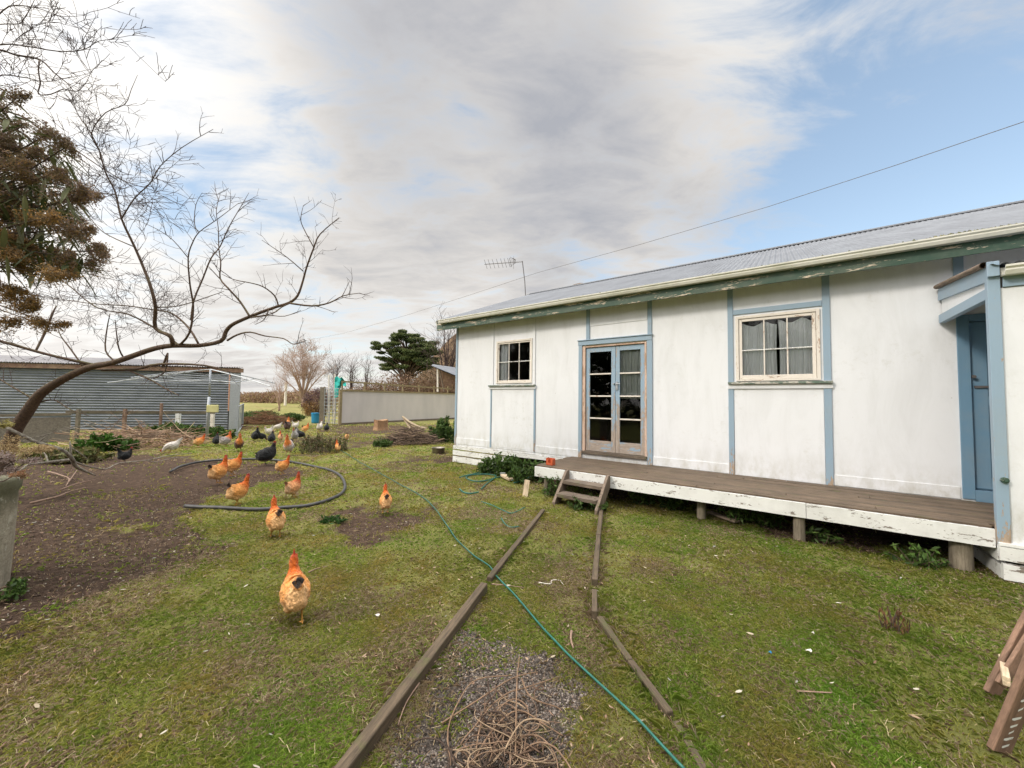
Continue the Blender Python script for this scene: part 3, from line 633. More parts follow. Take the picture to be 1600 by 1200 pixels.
tag(mb.build('power_line',M['antenna']),'single dark overhead power line crossing the sky above the cottage roof','cable')
# ---------------------------------------------------------------- far shed (left)
cA=np.array([-29.,16.3,0]);cB=np.array([-13.74,18.75,0]);dd=(cB-cA);L=np.linalg.norm(dd);ang=math.atan2(dd[1],dd[0])
shed=thing('corrugated_shed','long grey corrugated iron shed behind the wire fence on the left','shed',cA,ang)
Hs=3.12;pitch=.125;n=int(Hs/pitch*8);zs=np.linspace(0,Hs,n+1);pr=.024*np.cos(zs/pitch*2*math.pi)
M['shedwall']=simple('weathered_blue_grey_iron',(.21,.235,.265),(.135,.155,.185),.65,1.2,(1,1,3),.1,.003,.15)
mb=MB();xs=[0,L];v=np.array([(x,p,z) for z,p in zip(zs,pr) for x in xs]);f=[(2*i,2*i+1,2*i+3,2*i+2) for i in range(n)];mb.add(v,f)
mb.box(0,L,.03,.05,0,Hs);mb.box(0,L-7,6.9,7,0,Hs);K=.98;mb.add([(L-.02,0.03,0),(L-6*K-.6,6,0),(L-6*K-.6,6,Hs),(L-3.5*K-.3,3.5,Hs+.55),(L-.02,.03,Hs)],[(0,1,2,3,4)]);mb.build('wall',M['shedwall'],shed)
mb=MB();mb.box(L-.42,L+.03,-.045,-.028,0,Hs-.05);mb.build('corner_flashing',M['metal'],shed)
M['shedroof']=simple('pale_shed_roof_iron',(.30,.29,.30),(.22,.21,.215),.5,2,(1,.3,1),.1,.003,.2)
mb=MB();v,f=corrugated(-.1,L+.25,-.22,Hs+.02,3.5,Hs+.62,.11,.02,seg=6,rows=2);v[:,0]-=np.clip(v[:,0]-L+8,0,8)/8*np.clip(v[:,1]+.22,0,9)*1.05;mb.add(v,f.tolist())
v,f=corrugated(-.1,L+.25,3.5,Hs+.62,6.2,Hs+.02,.11,.02,seg=6,rows=2);v[:,0]-=np.clip(v[:,0]-L+8,0,8)/8*np.clip(v[:,1]+.22,0,9)*1.05;mb.add(v,f.tolist());mb.build('roof',M['shedroof'],shed,True)
M['rust']=simple('rusty_brown_fascia',(.17,.095,.07),(.28,.19,.13),.8,4)
mb=MB();mb.beam((0,-.14,Hs-.13),(L+.2,-.14,Hs-.13),.03,.2);mb.build('fascia',M['rust'],shed)
# ---------------------------------------------------------------- vegetation helpers
def flakes(cent,size,col,elong=1.0,updir=None,cluster=None,vary=.25):
    """n triangles-pairs (quads) of leaf size around centres; returns v,f,c"""
    n=len(cent);a=rng.normal(size=(n,3));a/=np.linalg.norm(a,axis=1)[:,None]
    if updir is not None: a=a*.8+np.array(updir);a/=np.linalg.norm(a,axis=1)[:,None]
    b=rng.normal(size=(n,3));b-=a*(a*b).sum(1)[:,None];b/=np.linalg.norm(b,axis=1)[:,None]
    s=(size*rng.uniform(.6,1.4,n))[:,None] if np.ndim(size)==0 else (size*rng.uniform(.6,1.4,n))[:,None]
    v=np.stack([cent-a*s*elong,cent+b*s*.45,cent+a*s*elong,cent-b*s*.45],1).reshape(-1,3)
    f=np.arange(4*n).reshape(n,4)
    c=np.repeat(col*rng.uniform(1-vary,1+vary,(n,1)),4,0);return v,f,c
def ell(n,c,r,shell=.4):
    p=rng.normal(size=(n,3));p/=np.linalg.norm(p,axis=1)[:,None];p*=rng.uniform(shell,1,(n,1))**.6
    return p*np.array(r)+np.array(c)
def cat(parts):
    V=[];F=[];C_=[];n=0
    for v,f,c in parts: V.append(v);F.append(f+n);C_.append(c);n+=len(v)
    return np.concatenate(V),np.concatenate(F),np.concatenate(C_)
GREENS=np.array([(.06,.12,.02),(.085,.16,.03),(.12,.19,.045),(.045,.085,.022)])
def leafy_plant(name,label,cat_,x,y,h,r,leaf=.05,n=500,cols=GREENS,group=None,loc=None,stems=9,elong=1.3,parts=True):
    """upright leafy weed: stems with leaves spaced up them"""
    g=np.array(loc) if loc is not None else G(x,y);g=np.array([g[0],g[1],gz_(np.array([g[0]]),np.array([g[1]]))[0]])
    t=thing(name,label,cat_,g,0,group);ms=MB();cen=[];rr=random.Random(int(abs(g[0])*1000+abs(g[1])*77))
    for k in range(stems):
        a=rr.uniform(0,6.28);q=r*math.sqrt(rr.random());b0_=np.array([q*.6*math.cos(a),q*.6*math.sin(a),-.02]);tp=np.array([q*1.1*math.cos(a),q*1.1*math.sin(a),h*rr.uniform(.6,1.05)*(1-.35*(q/r)**2)])
        ms.tube([b0_,(b0_+tp)/2+np.array([rr.uniform(-.02,.02),rr.uniform(-.02,.02),0]),tp],[.006,.005,.002],5)
        m=max(3,int(n/stems));tt=rng.uniform(.12,1,m)**.8
        cen.append(b0_+(tp-b0_)*tt[:,None]+rng.normal(size=(m,3))*leaf*np.array([1.0,1.0,.6])*(1.15-tt[:,None]*.6))
    ms.build('stem',M['bark'],t)
    cen=np.concatenate(cen);cen[:,2]=np.maximum(cen[:,2],.01)
    col=cols[rng.integers(0,len(cols),len(cen))]
    v,f,c=flakes(cen,leaf,col,elong,(0,0,1.6 if name=='dock_plant' else .2));tris_obj('foliage',v,f,c,M['leaf'],t);return t
# ---------------------------------------------------------------- bare trees
def wig(p0,d,L,n,amp,r):
    pts=[np.array(p0,float)];d=np.array(d,float);d/=np.linalg.norm(d)
    for i in range(n):
        d=d+np.array([r.gauss(0,amp),r.gauss(0,amp),r.gauss(0,amp)+.02]);d/=np.linalg.norm(d);pts.append(pts[-1]+d*L/n)
    return pts
def twigs(mb,pts,rad0,level,r,Ls,dens,up=.15,spread=.9,minr=.0012,bias=(0,0,0)):
    pts=[np.array(p) for p in pts];seg=[np.linalg.norm(pts[i+1]-pts[i]) for i in range(len(pts)-1)];T=sum(seg)
    n=max(1,int(T*dens*r.uniform(.7,1.3)))
    for _ in range(n):
        s=r.uniform(.12,1)*T;i=0
        while i<len(seg)-1 and s>seg[i]: s-=seg[i];i+=1
        t=min(1,s/seg[i]);p=pts[i]+(pts[i+1]-pts[i])*t;d=(pts[i+1]-pts[i])/seg[i]
        q=np.array([r.gauss(0,1),r.gauss(0,1)*.8,r.gauss(0,1)]);q-=d*np.dot(q,d);q/=np.linalg.norm(q)
        dr=d*r.uniform(.35,1)+q*spread*r.uniform(.6,1.2)+np.array([0,0,up])+np.array(bias)
        L_=Ls*r.uniform(.35,1.2);rr0=max(minr,rad0*r.uniform(.35,.6))
        w=wig(p,dr,L_,5,.10,r);mb.tube(w,np.linspace(rr0,minr*.7,len(w)).tolist(),4 if level<2 else 3,caps=False)
        if level>0: twigs(mb,w,rr0,level-1,r,Ls*.5,dens*1.5,up,spread,minr,bias)
def smooth_poly(pts,k=3):
    """Catmull-Rom through control points (px,py,depth,rad)"""
    A=np.array(pts,float);out=[];n=len(A)
    for i in range(n-1):
        p0=A[max(i-1,0)];p1=A[i];p2=A[i+1];p3=A[min(i+2,n-1)]
        for j in range(k):
            t=j/k;out.append(.5*((2*p1)+(-p0+p2)*t+(2*p0-5*p1+4*p2-p3)*t*t+(-p0+3*p1-3*p2+p3)*t**3))
    out.append(A[-1]);return np.array(out)
LR=.86
def limb(mb,l,D0,D1,r,jit=.0,seg=8):
    """traced limb: list of (px,py,rpx); given its own depth run D0..D1"""
    n=len(l);A=[(x,y,D0+(D1-D0)*i/(n-1)+(r.uniform(-jit,jit) if 0<i<n-1 else 0),w) for i,(x,y,w) in enumerate(l)]
    q=smooth_poly(A);pts=[P(a[0],a[1],a[2]) for a in q];rd=[max(.0014,a[3]*a[2]/FPX*(FPX/math.hypot(FPX,a[0]-800,a[1]-600))**1.15*LR) for a in q]
    mb.tube(pts,rd,seg);return pts,rd
r=random.Random(5)
tree=thing('bare_plum_tree','bare leaning fruit tree with mossy curved trunk reaching over the shed at left','tree',G(10,770))
tree_o=np.array(tree.location)
def shifted(mb):
    for i in range(len(mb.v)): mb.v[i]=mb.v[i]-tree_o
tm=MB();tw=MB()
trunk=[(2,800,19),(8,730,18),(20,680,17),(45,640,15.5),(65,614,13),(100,592,10.5),(140,574,9),(175,567,7.5),(205,557,7),(240,545,6.5),(270,540,6),(310,540,5),(345,533,4.6),(353,518,4.3),(362,508,4),(378,500,3.8),(400,491,3.4),(430,480,3),(452,473,2.8),(465,462,2.4),(473,440,2),(479,418,1.8),(490,388,1.6),(500,366,1.2),(530,340,.7)]
D=6.1
L0=limb(tm,trunk,D,5.6,r,.04,12)
limbs=[([(150,571,5),(100,560,4.5),(60,550,4.5),(0,533,5),(-60,520,5)],D,5.6),
([(270,541,5),(266,525,5),(243,513,4.5),(243,480,4.2),(236,450,3.8),(225,420,3.3),(210,385,3),(190,342,2.6),(180,300,2.2),(165,270,2),(155,235,1.8),(140,205,1.4),(120,175,1.1),(108,130,.7)],5.9,5.3),
([(190,342,2),(210,310,1.8),(235,286,1.6),(250,260,1.3),(285,230,1.0),(333,202,.6)],5.5,5.1),
([(155,235,1.5),(143,208,1.5),(165,176,1.3),(195,163,1.1),(205,140,.8),(215,117,.5)],5.4,5.2),
([(208,385,1.6),(170,368,1.4),(150,352,1.1),(125,318,.6)],5.6,5.9),
([(280,540,3),(296,520,2.6),(302,480,2.3),(297,446,2),(294,403,1.6),(301,379,1.4),(312,362,1.1),(339,343,.9),(372,318,.5)],5.9,5.3),
([(298,500,1.6),(303,469,2),(317,435,1.8),(330,403,1.6),(344,385,1.4),(357,356,1.1),(378,320,.8),(389,301,.4)],5.8,6.3),
([(391,496,2.4),(375,471,2.2),(357,451,2),(344,435,1.8),(345,412,1.5),(342,388,1.2),(341,356,1),(338,329,.8),(344,304,.4)],5.7,5.9),
([(344,436,1.3),(330,421,1),(326,416,.5)],5.8,5.8),([(294,403,1.2),(270,375,1),(245,358,.8),(217,345,.5)],5.5,5.2),([(310,363,1),(304,350,1),(306,320,.8),(316,301,.4)],5.4,5.4),
([(435,478,1.6),(429,462,1.5),(411,448,1.3),(391,442,1.1),(366,437,.9),(346,428,.5)],5.7,5.3),
([(454,474,2.2),(488,478,1.8),(515,473,1.4),(537,462,1),(562,458,.5)],5.6,5.4),([(474,424,1.2),(447,401,1),(409,375,.5)],5.6,5.4),([(490,386,1.2),(473,354,.9),(470,340,.8),(474,321,.4)],5.6,5.6),
([(355,532,2.4),(371,523,2),(391,519,1.8),(414,525,1.5),(443,529,1.2),(459,538,.9),(479,532,.5)],5.7,5.2),
([(310,537,2.6),(299,518,2.4),(285,502,2.2),(267,489,2),(245,485,1.8),(200,478,1.6),(140,474,1.4),(60,462,1),(0,455,.8)],5.9,6.6),
([(279,539,2),(262,525,2),(236,509,2.2),(200,491,2),(150,480,1.7),(100,440,1.4),(60,420,1.2),(10,405,.9)],5.9,6.9),
([(160,578,4.5),(210,577,4),(250,569,3.4),(320,571,2.4),(365,583,1.2)],6.1,5.6),([(200,578,2.4),(236,594,2),(260,608,1.6),(280,618,.8)],6.0,5.7),([(255,572,3),(262,552,2),(258,580,1.6),(240,592,1.2)],5.9,5.8),
([(55,625,2.5),(20,605,2),(-20,580,1.2)],6.1,6.2),([(65,628,2),(85,625,1.8),(110,640,1.2),(140,650,.7)],6.1,5.9),
([(180,565,2.2),(165,548,2),(167,515,1.6),(172,490,1)],6,6.1),([(195,562,2.2),(186,545,1.8),(182,520,1.4),(180,500,.8)],6,5.8),([(130,573,2.4),(110,545,2),(95,525,1.5),(90,510,.8)],6.1,6.3),
([(455,473,1.3),(440,480,1.2),(425,490,1.2),(395,495,.9)],5.6,5.5),([(420,484,1.2),(412,500,.9),(398,507,.5)],5.7,5.6),([(390,497,1),(420,493,1),(445,494,.8),(470,485,.5)],5.7,5.3),
([(243,480,1.8),(280,478,1.2),(330,462,.9),(350,455,.5)],5.8,5.4),([(55,550,3),(70,520,3.4),(82,490,2.8),(88,478,1.2)],5.9,6.2)]
allL=[(L0[0],L0[1])]
for l,a,b in limbs: allL.append(limb(tm,l,a,b,r,.05,6))
for k_,(pts,rd) in enumerate(allL[1:]): twigs(tw,pts,min(rd[0],.010),1 if k_ in (2,5,6,7,9,10,11,12,13,14) else 2,r,.36,7 if k_ in (2,5,6,7,9,10,11,12,13,14) else 4.8,.08,.85,.0022)
twigs(tw,L0[0][30:],.008,2,r,.34,7,.25,1.0,.0021)
dense=[allL[17],allL[18],allL[1],allL[2],allL[-1]]
for pts,rd in dense: twigs(tw,pts,.006,2,r,.75,6.5,.03,.85,.0026)
shifted(tm);shifted(tw);tm.build('trunk',M['mossbark'],tree,True);tw.build('twigs',M['twig'],tree)
# second tree, upper left, stands off the frame
t2=thing('bare_twiggy_tree','dense bare twiggy branches of a second tree entering at the upper left corner','tree',P(-420,1000,5.2)*[1,1,0])
tree_o=np.array(t2.location);tm=MB();tw=MB();r=random.Random(21)
L2=[([(-430,1010,22),(-420,700,20),(-330,350,16),(-200,160,12),(-80,62,7),(0,78,3.6),(25,86,3.2),(62,93,2.8),(85,114,2.2),(105,130,1.6),(115,142,1.2),(140,165,.6)],5.2,4.9),
([(-200,160,6),(-90,90,4),(0,70,2.4),(40,72,2),(90,80,1.7),(130,78,1.3),(155,64,1),(190,61,.4)],5,4.6),
([(-200,160,6),(-100,60,4),(-20,36,2.4),(14,10,2),(50,11,1.6),(75,18,1.2),(100,26,.9),(143,23,.4)],5,4.6),
([(62,94,2.2),(60,110,2),(63,130,2),(60,147,1.8),(80,147,1.6),(100,139,1.4),(120,143,1.1),(135,128,.8),(143,110,.4)],4.9,4.5),
([(-60,50,2.4),(0,38,1.8),(30,37,1.5),(40,25,1.3),(50,8,1),(60,-15,.5)],4.9,4.7),
([(-330,350,7),(-150,210,5),(-40,170,3.5),(30,180,3),(60,200,2.6),(100,222,2.2),(135,246,1.8),(165,266,1.4),(200,285,1),(250,300,.5)],5.1,4.6),
([(-330,400,7),(-150,260,4),(-20,130,2.2),(30,120,1.8),(70,128,1.2),(110,120,.6)],5.1,4.7),
([(-330,450,6),(-150,330,4),(0,290,2.4),(60,288,2),(120,300,1.6),(170,303,1.2),(215,310,.6)],5.1,4.7),
([(-330,450,6),(-150,400,4),(0,400,2),(60,417,1.6),(120,425,1.2),(190,440,.6)],5.1,5.0),
([(-100,60,3),(-40,0,2.5),(10,-30,2),(60,-60,1)],4.9,4.7)]
for l,a,b in L2:
    q=limb(tm,l,a,b,r,.05,6);k=len(q[0])//3;twigs(tw,q[0][k:],.0065,2,r,.62,5.2,.04,.9,.0030,(.15,0,0))
shifted(tm);shifted(tw);tm.build('trunk',M['bark'],t2,True);tw.build('twigs',M['twig'],t2)
# ---------------------------------------------------------------- buddleia with dried flower heads
bud=thing('flowering_shrub','large shrub with rusty brown dried flower heads and drooping grey green leaves','shrub',P(-330,900,2.9)*[1,1,0])
bo=np.array(bud.location);r=random.Random(8);sm=MB();fl=[];lf=MB()
heads=[]
def bpoly(px,py): return inpoly(np.array([px]),np.array([py]),[(-60,110),(20,130),(45,190),(75,205),(110,230),(132,290),(148,310),(120,330),(140,352),(168,400),(150,418),(120,425),(60,440),(40,420),(-60,430)])[0]
tries=0
while len(heads)<95 and tries<6000:
    tries+=1;x=r.uniform(-60,170);y=r.uniform(115,440)
    if bpoly(x,y): heads.append((x,y,r.uniform(2.35,3.1)))
heads+=[(20,460,2.6),(38,480,2.6),(10,505,2.6),(60,505,2.7),(5,450,2.5),(85,508,2.7),(45,470,2.6)]
core=P(-260,420,3.0)
cols=1.35*np.array([(.19,.13,.08),(.25,.155,.07),(.31,.18,.06),(.15,.12,.075),(.20,.14,.125),(.23,.185,.165),(.13,.10,.05)])
for (x,y,dp) in heads:
    c=P(x,y,dp);sc=dp/FPX
    st=core+(c-core)*r.uniform(.1,.3)+np.array([0,0,r.uniform(-.15,.15)])
    sm.tube([st-bo,(st+c)/2-bo+np.array([r.uniform(-.05,.05),r.uniform(-.05,.05),r.uniform(.0,.08)]),c-bo],[.010,.006,.003],5)
    ax_=np.array([r.uniform(.4,1),r.gauss(0,.4),r.uniform(-.25,.4)]);ax_/=np.linalg.norm(ax_)
    n=int(900);t=rng.uniform(0,1,n);L_=r.uniform(30,46)*sc;w=r.uniform(11,16)*sc
    off=rng.normal(size=(n,3));off/=np.linalg.norm(off,axis=1)[:,None]
    # clustered lumps
    cl=rng.normal(size=(14,3))*.5;off=off*.55+cl[rng.integers(0,14,n)]
    pts=c+ax_*(t[:,None]-.5)*L_+off*(w*(1.05-t[:,None]*.75))
    if y<235: base=cols[rng.choice([0,3,6,4],n)]*.85
    elif x>105: base=cols[rng.choice([4,0,3,5,1],n)]
    elif y<330: base=cols[rng.choice([0,1,3,4,6],n)]*.9
    else: base=cols[rng.choice([0,1,1,2,3],n)]
    fl.append(flakes(pts-bo,.0075,base,1.0))
def bigleaf(c,d,L_,w,col):
    d=np.array(d,float);d/=np.linalg.norm(d);side=np.cross(d,[0,0,1]);side/=np.linalg.norm(side);up=np.cross(side,d)
    ts=[0,.2,.45,.7,.9,1];ws=[.1,.75,1,.75,.3,.0];v=[];f=[]
    for t,ww in zip(ts,ws):
        p=c+d*L_*t-np.array([0,0,1])*L_*.35*t*t
        v+= [p-side*w*ww,p+up*-.004*(1 if ww else 0),p+side*w*ww]
    for i in range(5):
        a=i*3;f+=[(a,a+1,a+4,a+3),(a+1,a+2,a+5,a+4)]
    lf.add(np.array(v)-bo,f,col)
for k in range(900):
    x=r.uniform(-60,135);y=r.uniform(130,430)
    if not bpoly(x+15,y): continue
    c=P(x,y,r.uniform(2.5,3.2));bigleaf(c,(r.uniform(-.6,1),r.gauss(0,.6),r.uniform(-.9,.2)),r.uniform(.10,.19),r.uniform(.009,.015),r.choice([(.07,.085,.03),(.12,.13,.055),(.17,.17,.09),(.05,.065,.022)]))
for (x,y,dx,dz) in ((62,205,1,.2),(50,300,-.1,-1),(22,395,.0,-1.2),(100,325,1,-.1),(55,285,.8,-.3),(20,350,-.3,-.8)):
    bigleaf(P(x-12,y+4,2.4),(dx,.2,dz),.15,.015,(.12,.125,.05))
sm.tube([np.zeros(3)-[0,0,.05],(P(-330,600,2.9)-bo),core-bo],[.05,.04,.03],8);sm.build('stem',M['bark'],bud)
lf.build('leaves',M['leaf'],bud)
v,f,c=cat(fl);tris_obj('flower_heads',v,f,c,M['dryflower'],bud)
# ---------------------------------------------------------------- concrete trough, lower left
g=G(-38,925);cyl=thing('concrete_tank','round lichen stained concrete tank at the left edge','tank',(g[0]-.30,g[1]-.02,0))
mb=MB();an=np.linspace(0,2*math.pi,49)[:-1];prof=[(.372,-.05),(.38,.2),(.386,.5),(.388,.70),(.405,.735),(.41,.80),(.40,.815),(.38,.815),(.0,.80)]
prof=[(a*1.0,b*1.13) for a,b in prof];vs=[];fs=[]
for (a,z) in prof:
    for t in an: vs.append((a*math.cos(t)*(1+.01*math.sin(5*t)),a*math.sin(t),z+.006*math.sin(3*t)))
for i in range(len(prof)-1):
    for j in range(48): fs.append((i*48+j,i*48+(j+1)%48,(i+1)*48+(j+1)%48,(i+1)*48+j))
mb.add(vs,fs);mb.build('wall',M['concrete'],cyl,True)
# pale dry flowers lying over it
r=random.Random(44);br=thing('dried_flower_branch','pale yellow and mauve dried flower sprays lying above the concrete tank','branch',(g[0]-.1,g[1],.8));bo=np.array(br.location);fl=[];sm=MB()
for (x,y,dp,cc,sz) in [(10,700,3.4,0,22),(35,705,3.4,0,20),(60,702,3.5,0,16),(0,690,3.3,0,20),(48,720,3.3,1,12),(15,735,3.2,1,14),(5,715,3.2,1,14),(25,742,3.1,2,10),(70,700,3.6,0,10),(-20,710,3.2,0,25),(8,662,3.3,3,9)]:
    c=P(x,y,dp);n=420;off=rng.normal(size=(n,3))*.42;k=rng.normal(size=(12,3))*.45;p=c+(off*.6+k[rng.integers(0,12,n)])*sz*dp/FPX*np.array([1,1,.55])
    base=np.array([[(.42,.31,.17),(.34,.24,.13),(.5,.38,.22)],[(.36,.28,.26),(.42,.35,.32),(.28,.2,.19)],[(.35,.18,.1),(.4,.25,.15),(.3,.2,.12)],[(.4,.36,.13),(.34,.3,.1),(.45,.4,.2)]][cc])[rng.integers(0,3,n)]
    fl.append(flakes(p-bo,.009,base));sm.tube([P(-60,760,3.2)-bo,P(x-20,y+10,dp)-bo,c-bo],[.006,.005,.003],5)
sm.build('stem',M['bark'],br);v,f,c=cat(fl);tris_obj('flowers',v,f,c,M['dryflower'],br)
leafy_plant('weed','small green weed at the foot of the concrete tank','plant',10,935,.16,.10,.022,260,group=None,elong=.9)
# ---------------------------------------------------------------- fences, clothes line, gate
def gpt(x,y,z=0): return G(x,y,z)
fen=thing('wire_fence','old wire netting fence with mossy top rail in front of the shed','fence',G(100,684));fo=np.array(fen.location)
fl0=G(100,686)-fo;fl1=G(335,677)-fo;fl1[2]=0;fl0[2]=0
mb=MB();mb.beam(fl0+[0,0,1.02],fl1+[0,0,.95],.05,.12,jit=.06,seg=14);mb.build('rail',M['post'],fen)
for k,t in enumerate((.08,.36,.60)):
    q=fl0+(fl1-fl0)*t;m_=MB();m_.beam(q+[0,-.06,-.05],q+[.02,-.06,1.12+(.25 if k==2 else 0)],.11 if k!=2 else .07,.08,up=(0,1,0),jit=.05,seg=5);m_.build('post',M['post'] if k==0 else M['rust'],fen)
q=G(277,680)-fo;m_=MB();m_.beam(q+[0,0,-.05],q+[0,0,.92],.17,.1,up=(0,1,0),jit=.04,seg=5);m_.build('post',M['whitewood'],fen)
q=G(331,676)-fo;m_=MB();m_.beam(q+[0,0,-.05],q+[0,0,1.15],.14,.1,up=(0,1,0),jit=.06,seg=5);m_.build('post',M['cream'],fen)
mb=MB();dv=(fl1-fl0);Lf=np.linalg.norm(dv);dv/=Lf
for z in (.1,.3,.5,.7,.9): mb.tube([fl0+[0,0,z],fl1+[0,0,z-.02]],.003,3,False)
for k in range(int(Lf/.15)):
    a=fl0+dv*k*.15;mb.tube([a+[0,0,.02],a+dv*(.15 if k%2 else -.15)*3+[0,0,.95]],.0018,3,False)
mb.build('netting',M['antenna'],fen)
lowf=thing('low_wall','low grey lichen covered panel fence beneath the leaning trunk','fence',G(-60,697));fo=np.array(lowf.location)
a=G(-200,700)-fo;b_=G(108,690)-fo;a[2]=b_[2]=0
M['stonefence']=simple('grey_stony_panel',(.26,.23,.20),(.16,.14,.12),.95,20,(1,1,1),.5,.01)
mb=MB();mb.beam(a+[0,0,.42],b_+[0,0,.42],.06,.9,seg=10,jit=.01);mb.build('panel',M['stonefence'],lowf)
mb=MB();mb.beam(a+[0,0,.9],b_+[0,0,.98],.12,.08,seg=10,jit=.1);mb.build('cap_rail',M['post'],lowf)
# clothes line
cb=G(323,690);cl=thing('rotary_clothes_line','galvanised rotary clothes line with a leaning pole beside the shed','clothes line',cb);dcl=cb[1]
def cr(x,y,k=1.0): return P(x,y,dcl*k)-cb
mb=MB();mb.tube([cr(323,692),cr(325,650),cr(327,620)],.048,10);mb.tube([cr(327,620),cr(329,577)],.034,10);mb.build('pole',M['metal'],cl,True)
top=cr(329,577);hub=cr(328.5,594)
ends=[(205,590,.93),(168,598,1.15),(422,603,.93),(430,599,1.22)]
mb=MB()
for x,y,k in ends:
    e=cr(x,y,k);mb.tube([top,top+(e-top)*.5+[0,0,.03],e],.016,6);mb.tube([hub,hub+(e-hub)*.45],.012,6);mb.tube([hub+(e-hub)*.45,top+(e-top)*.62],.012,6)
mb.build('arm',M['metal'],cl)
mb=MB()
E_=[cr(*ends[0]),cr(*ends[1]),cr(*ends[3]),cr(*ends[2])]
for s_ in (.35,.5,.65,.8,.97):
    q=[top+(e-top)*s_ for e in E_]
    for i in range(4):
        a,b_=q[i],q[(i+1)%4];mb.tube([a,(a+b_)/2-[0,0,.04],b_],.004,4,False)
mb.build('line_wire',M['metal'],cl)
mb=MB();q=cr(326,645);mb.box(q[0]-.02,q[0]+.42,q[1]-.10,q[1]-.05,q[2]+.02,q[2]+.30)
M['yellow']=simple('faded_yellow_plastic',(.62,.60,.28),(.5,.48,.22),.6,4)
pg=mb.build('peg_basket',M['yellow'],cl);bv=pg.modifiers.new('b','BEVEL');bv.width=.02;bv.segments=3
M['salmon']=simple('orange_pole',(.62,.32,.2),(.5,.25,.16),.5,3);M['blackp']=simple('black_pole',(.03,.03,.03),None,.5,3)
g=G(356,674);pp=thing('line_prop','thin clothes prop, orange above and black below, standing beside the clothes line','prop',g)
mb=MB();h1=P(357,642,g[1])-g;h2=P(359,585,g[1])-g;mb.tube([[0,0,-.02],h1],.024,8);mb.build('lower_pole',M['blackp'],pp);mb=MB();mb.tube([h1,h2],.028,8);mb.build('upper_pole',M['salmon'],pp)
g=G(369,682);gt_=thing('metal_gate','open galvanised metal gate standing edge on at the shed corner','gate',g)
ge=G(379,668);ge=ge-g;ge[2]=0;mb=MB();h=Z(369,682,636)
for z in (.08,h): mb.tube([[0,0,z],ge+[0,0,z+.05]],.028,8)
for k in range(6): mb.tube([ge*k/5+[0,0,.05],ge*k/5+[0,0,h+.02]],.028 if k in(0,5) else .018,8)
mb.build('frame',M['metal'],gt_);mb=MB();mb.beam([0,0,-.02],[0,0,h+.05],.12,.05,up=(0,1,0));mb.build('post',M['metal'],gt_)
# pen fence
fA=G(533,664);fB=G(712,654.5);fo=fA.copy();pen=thing('panel_fence','pale corrugated iron fence with timber top rail behind the stump','fence',fA,math.atan2(fB[1]-fA[1],fB[0]-fA[0]));Lp=np.linalg.norm(fB-fA);hp=Z(533,663,610)
n=int(Lp/.085*4);us=np.linspace(0,Lp,n+1);pr=.012*np.cos(us/.085*2*math.pi);mb=MB();v=np.array([(u,p,z) for z in (.12,hp-.05) for u,p in zip(us,pr)]);mb.add(v,[(i,i+1,i+n+2,i+n+1) for i in range(n)])
M['penwall']=simple('pale_lilac_iron',(.60,.56,.55),(.52,.49,.485),.6,1.2,(1,1,.3),.1,.003);mb.build('panel',M['penwall'],pen,True)
M['yelwood']=simple('yellowed_timber',(.30,.24,.13),(.2,.16,.09),.9,6)
mb=MB();mb.beam((-.1,0,hp),(Lp,0,hp),.12,.1);mb.build('rail',M['yelwood'],pen)
for k in range(7):
    m_=MB();u=.3+k*Lp/6.5;m_.beam((u,.5,0),(u,.5,hp+.62),.08,.08,up=(0,1,0));m_.build('post',M['yelwood'],pen)
mb=MB();mb.beam((.3,.5,hp+.57),(Lp,.5,hp+.42),.06,.1);mb.build('rail',M['yelwood'],pen)
mb=MB();mb.box(0,Lp,-.04,0,0,.12);mb.build('base_board',M['oldwoodx'],pen)
m_=MB();m_.beam((-.12,-.03,-.1),(-.12,-.03,hp+.05),.16,.14,up=(0,1,0));m_.build('post',M['yelwood'],pen)
g=G(503,662);mg=thing('mesh_gate','narrow wire mesh gate between timber posts left of the pale fence','gate',g)
e=fA-g+np.array([-.2,0,0]);e[2]=0;h=Z(503,662,605)
m_=MB();m_.beam((0,0,-.1),(0,0,h),.32,.16,up=(0,1,0),jit=.04,seg=4);m_.build('post',M['post'],mg)
mb=MB()
for z in np.linspace(.1,h-.1,11): mb.tube([e*.1+[0,0,z],e+[0,0,z]],.014,4)
for t in np.linspace(.12,1,6): mb.tube([e*t+[0,0,.05],e*t+[0,0,h-.05]],.018,4)
mb.build('mesh',M['metal'],mg)
for (x,yt) in ((514,586),(523,584)):
    m_=MB();q=P(x,640,g[1]*1.0)-g;q[2]=0;tp=P(x,yt,g[1])-g;m_.tube([q,tp],.05,6);m_.build('stake',M['cream'],mg)
tc_=P(531,602,g[1]-.3);t=thing('teal_cloth','torn teal cloth hanging over the left end of the pale fence','cloth',tc_)
mb=MB();prs=[(523,590,523,622),(527,588,528,620),(531,591,530,612),(534,589,534,600),(538,594,537,603),(541,599,541,604)]
v=[];f=[]
for i,(xa,ya,xb,yb) in enumerate(prs):
    for j in range(5):
        q=P(xa+(xb-xa)*j/4,ya+(yb-ya)*j/4,tc_[1]+.15*math.sin(i*1.7+j))-tc_;v.append(q)
for i in range(5):
    for j in range(4): f.append((i*5+j,(i+1)*5+j,(i+1)*5+j+1,i*5+j+1))
mb.add(v,f);o=mb.build('cloth',M['teal'],t);sd=o.modifiers.new('s','SOLIDIFY');sd.thickness=.02
g=G(493,661);bk=thing('blue_barrel','bright blue plastic barrel beside the mesh gate post','barrel',g)
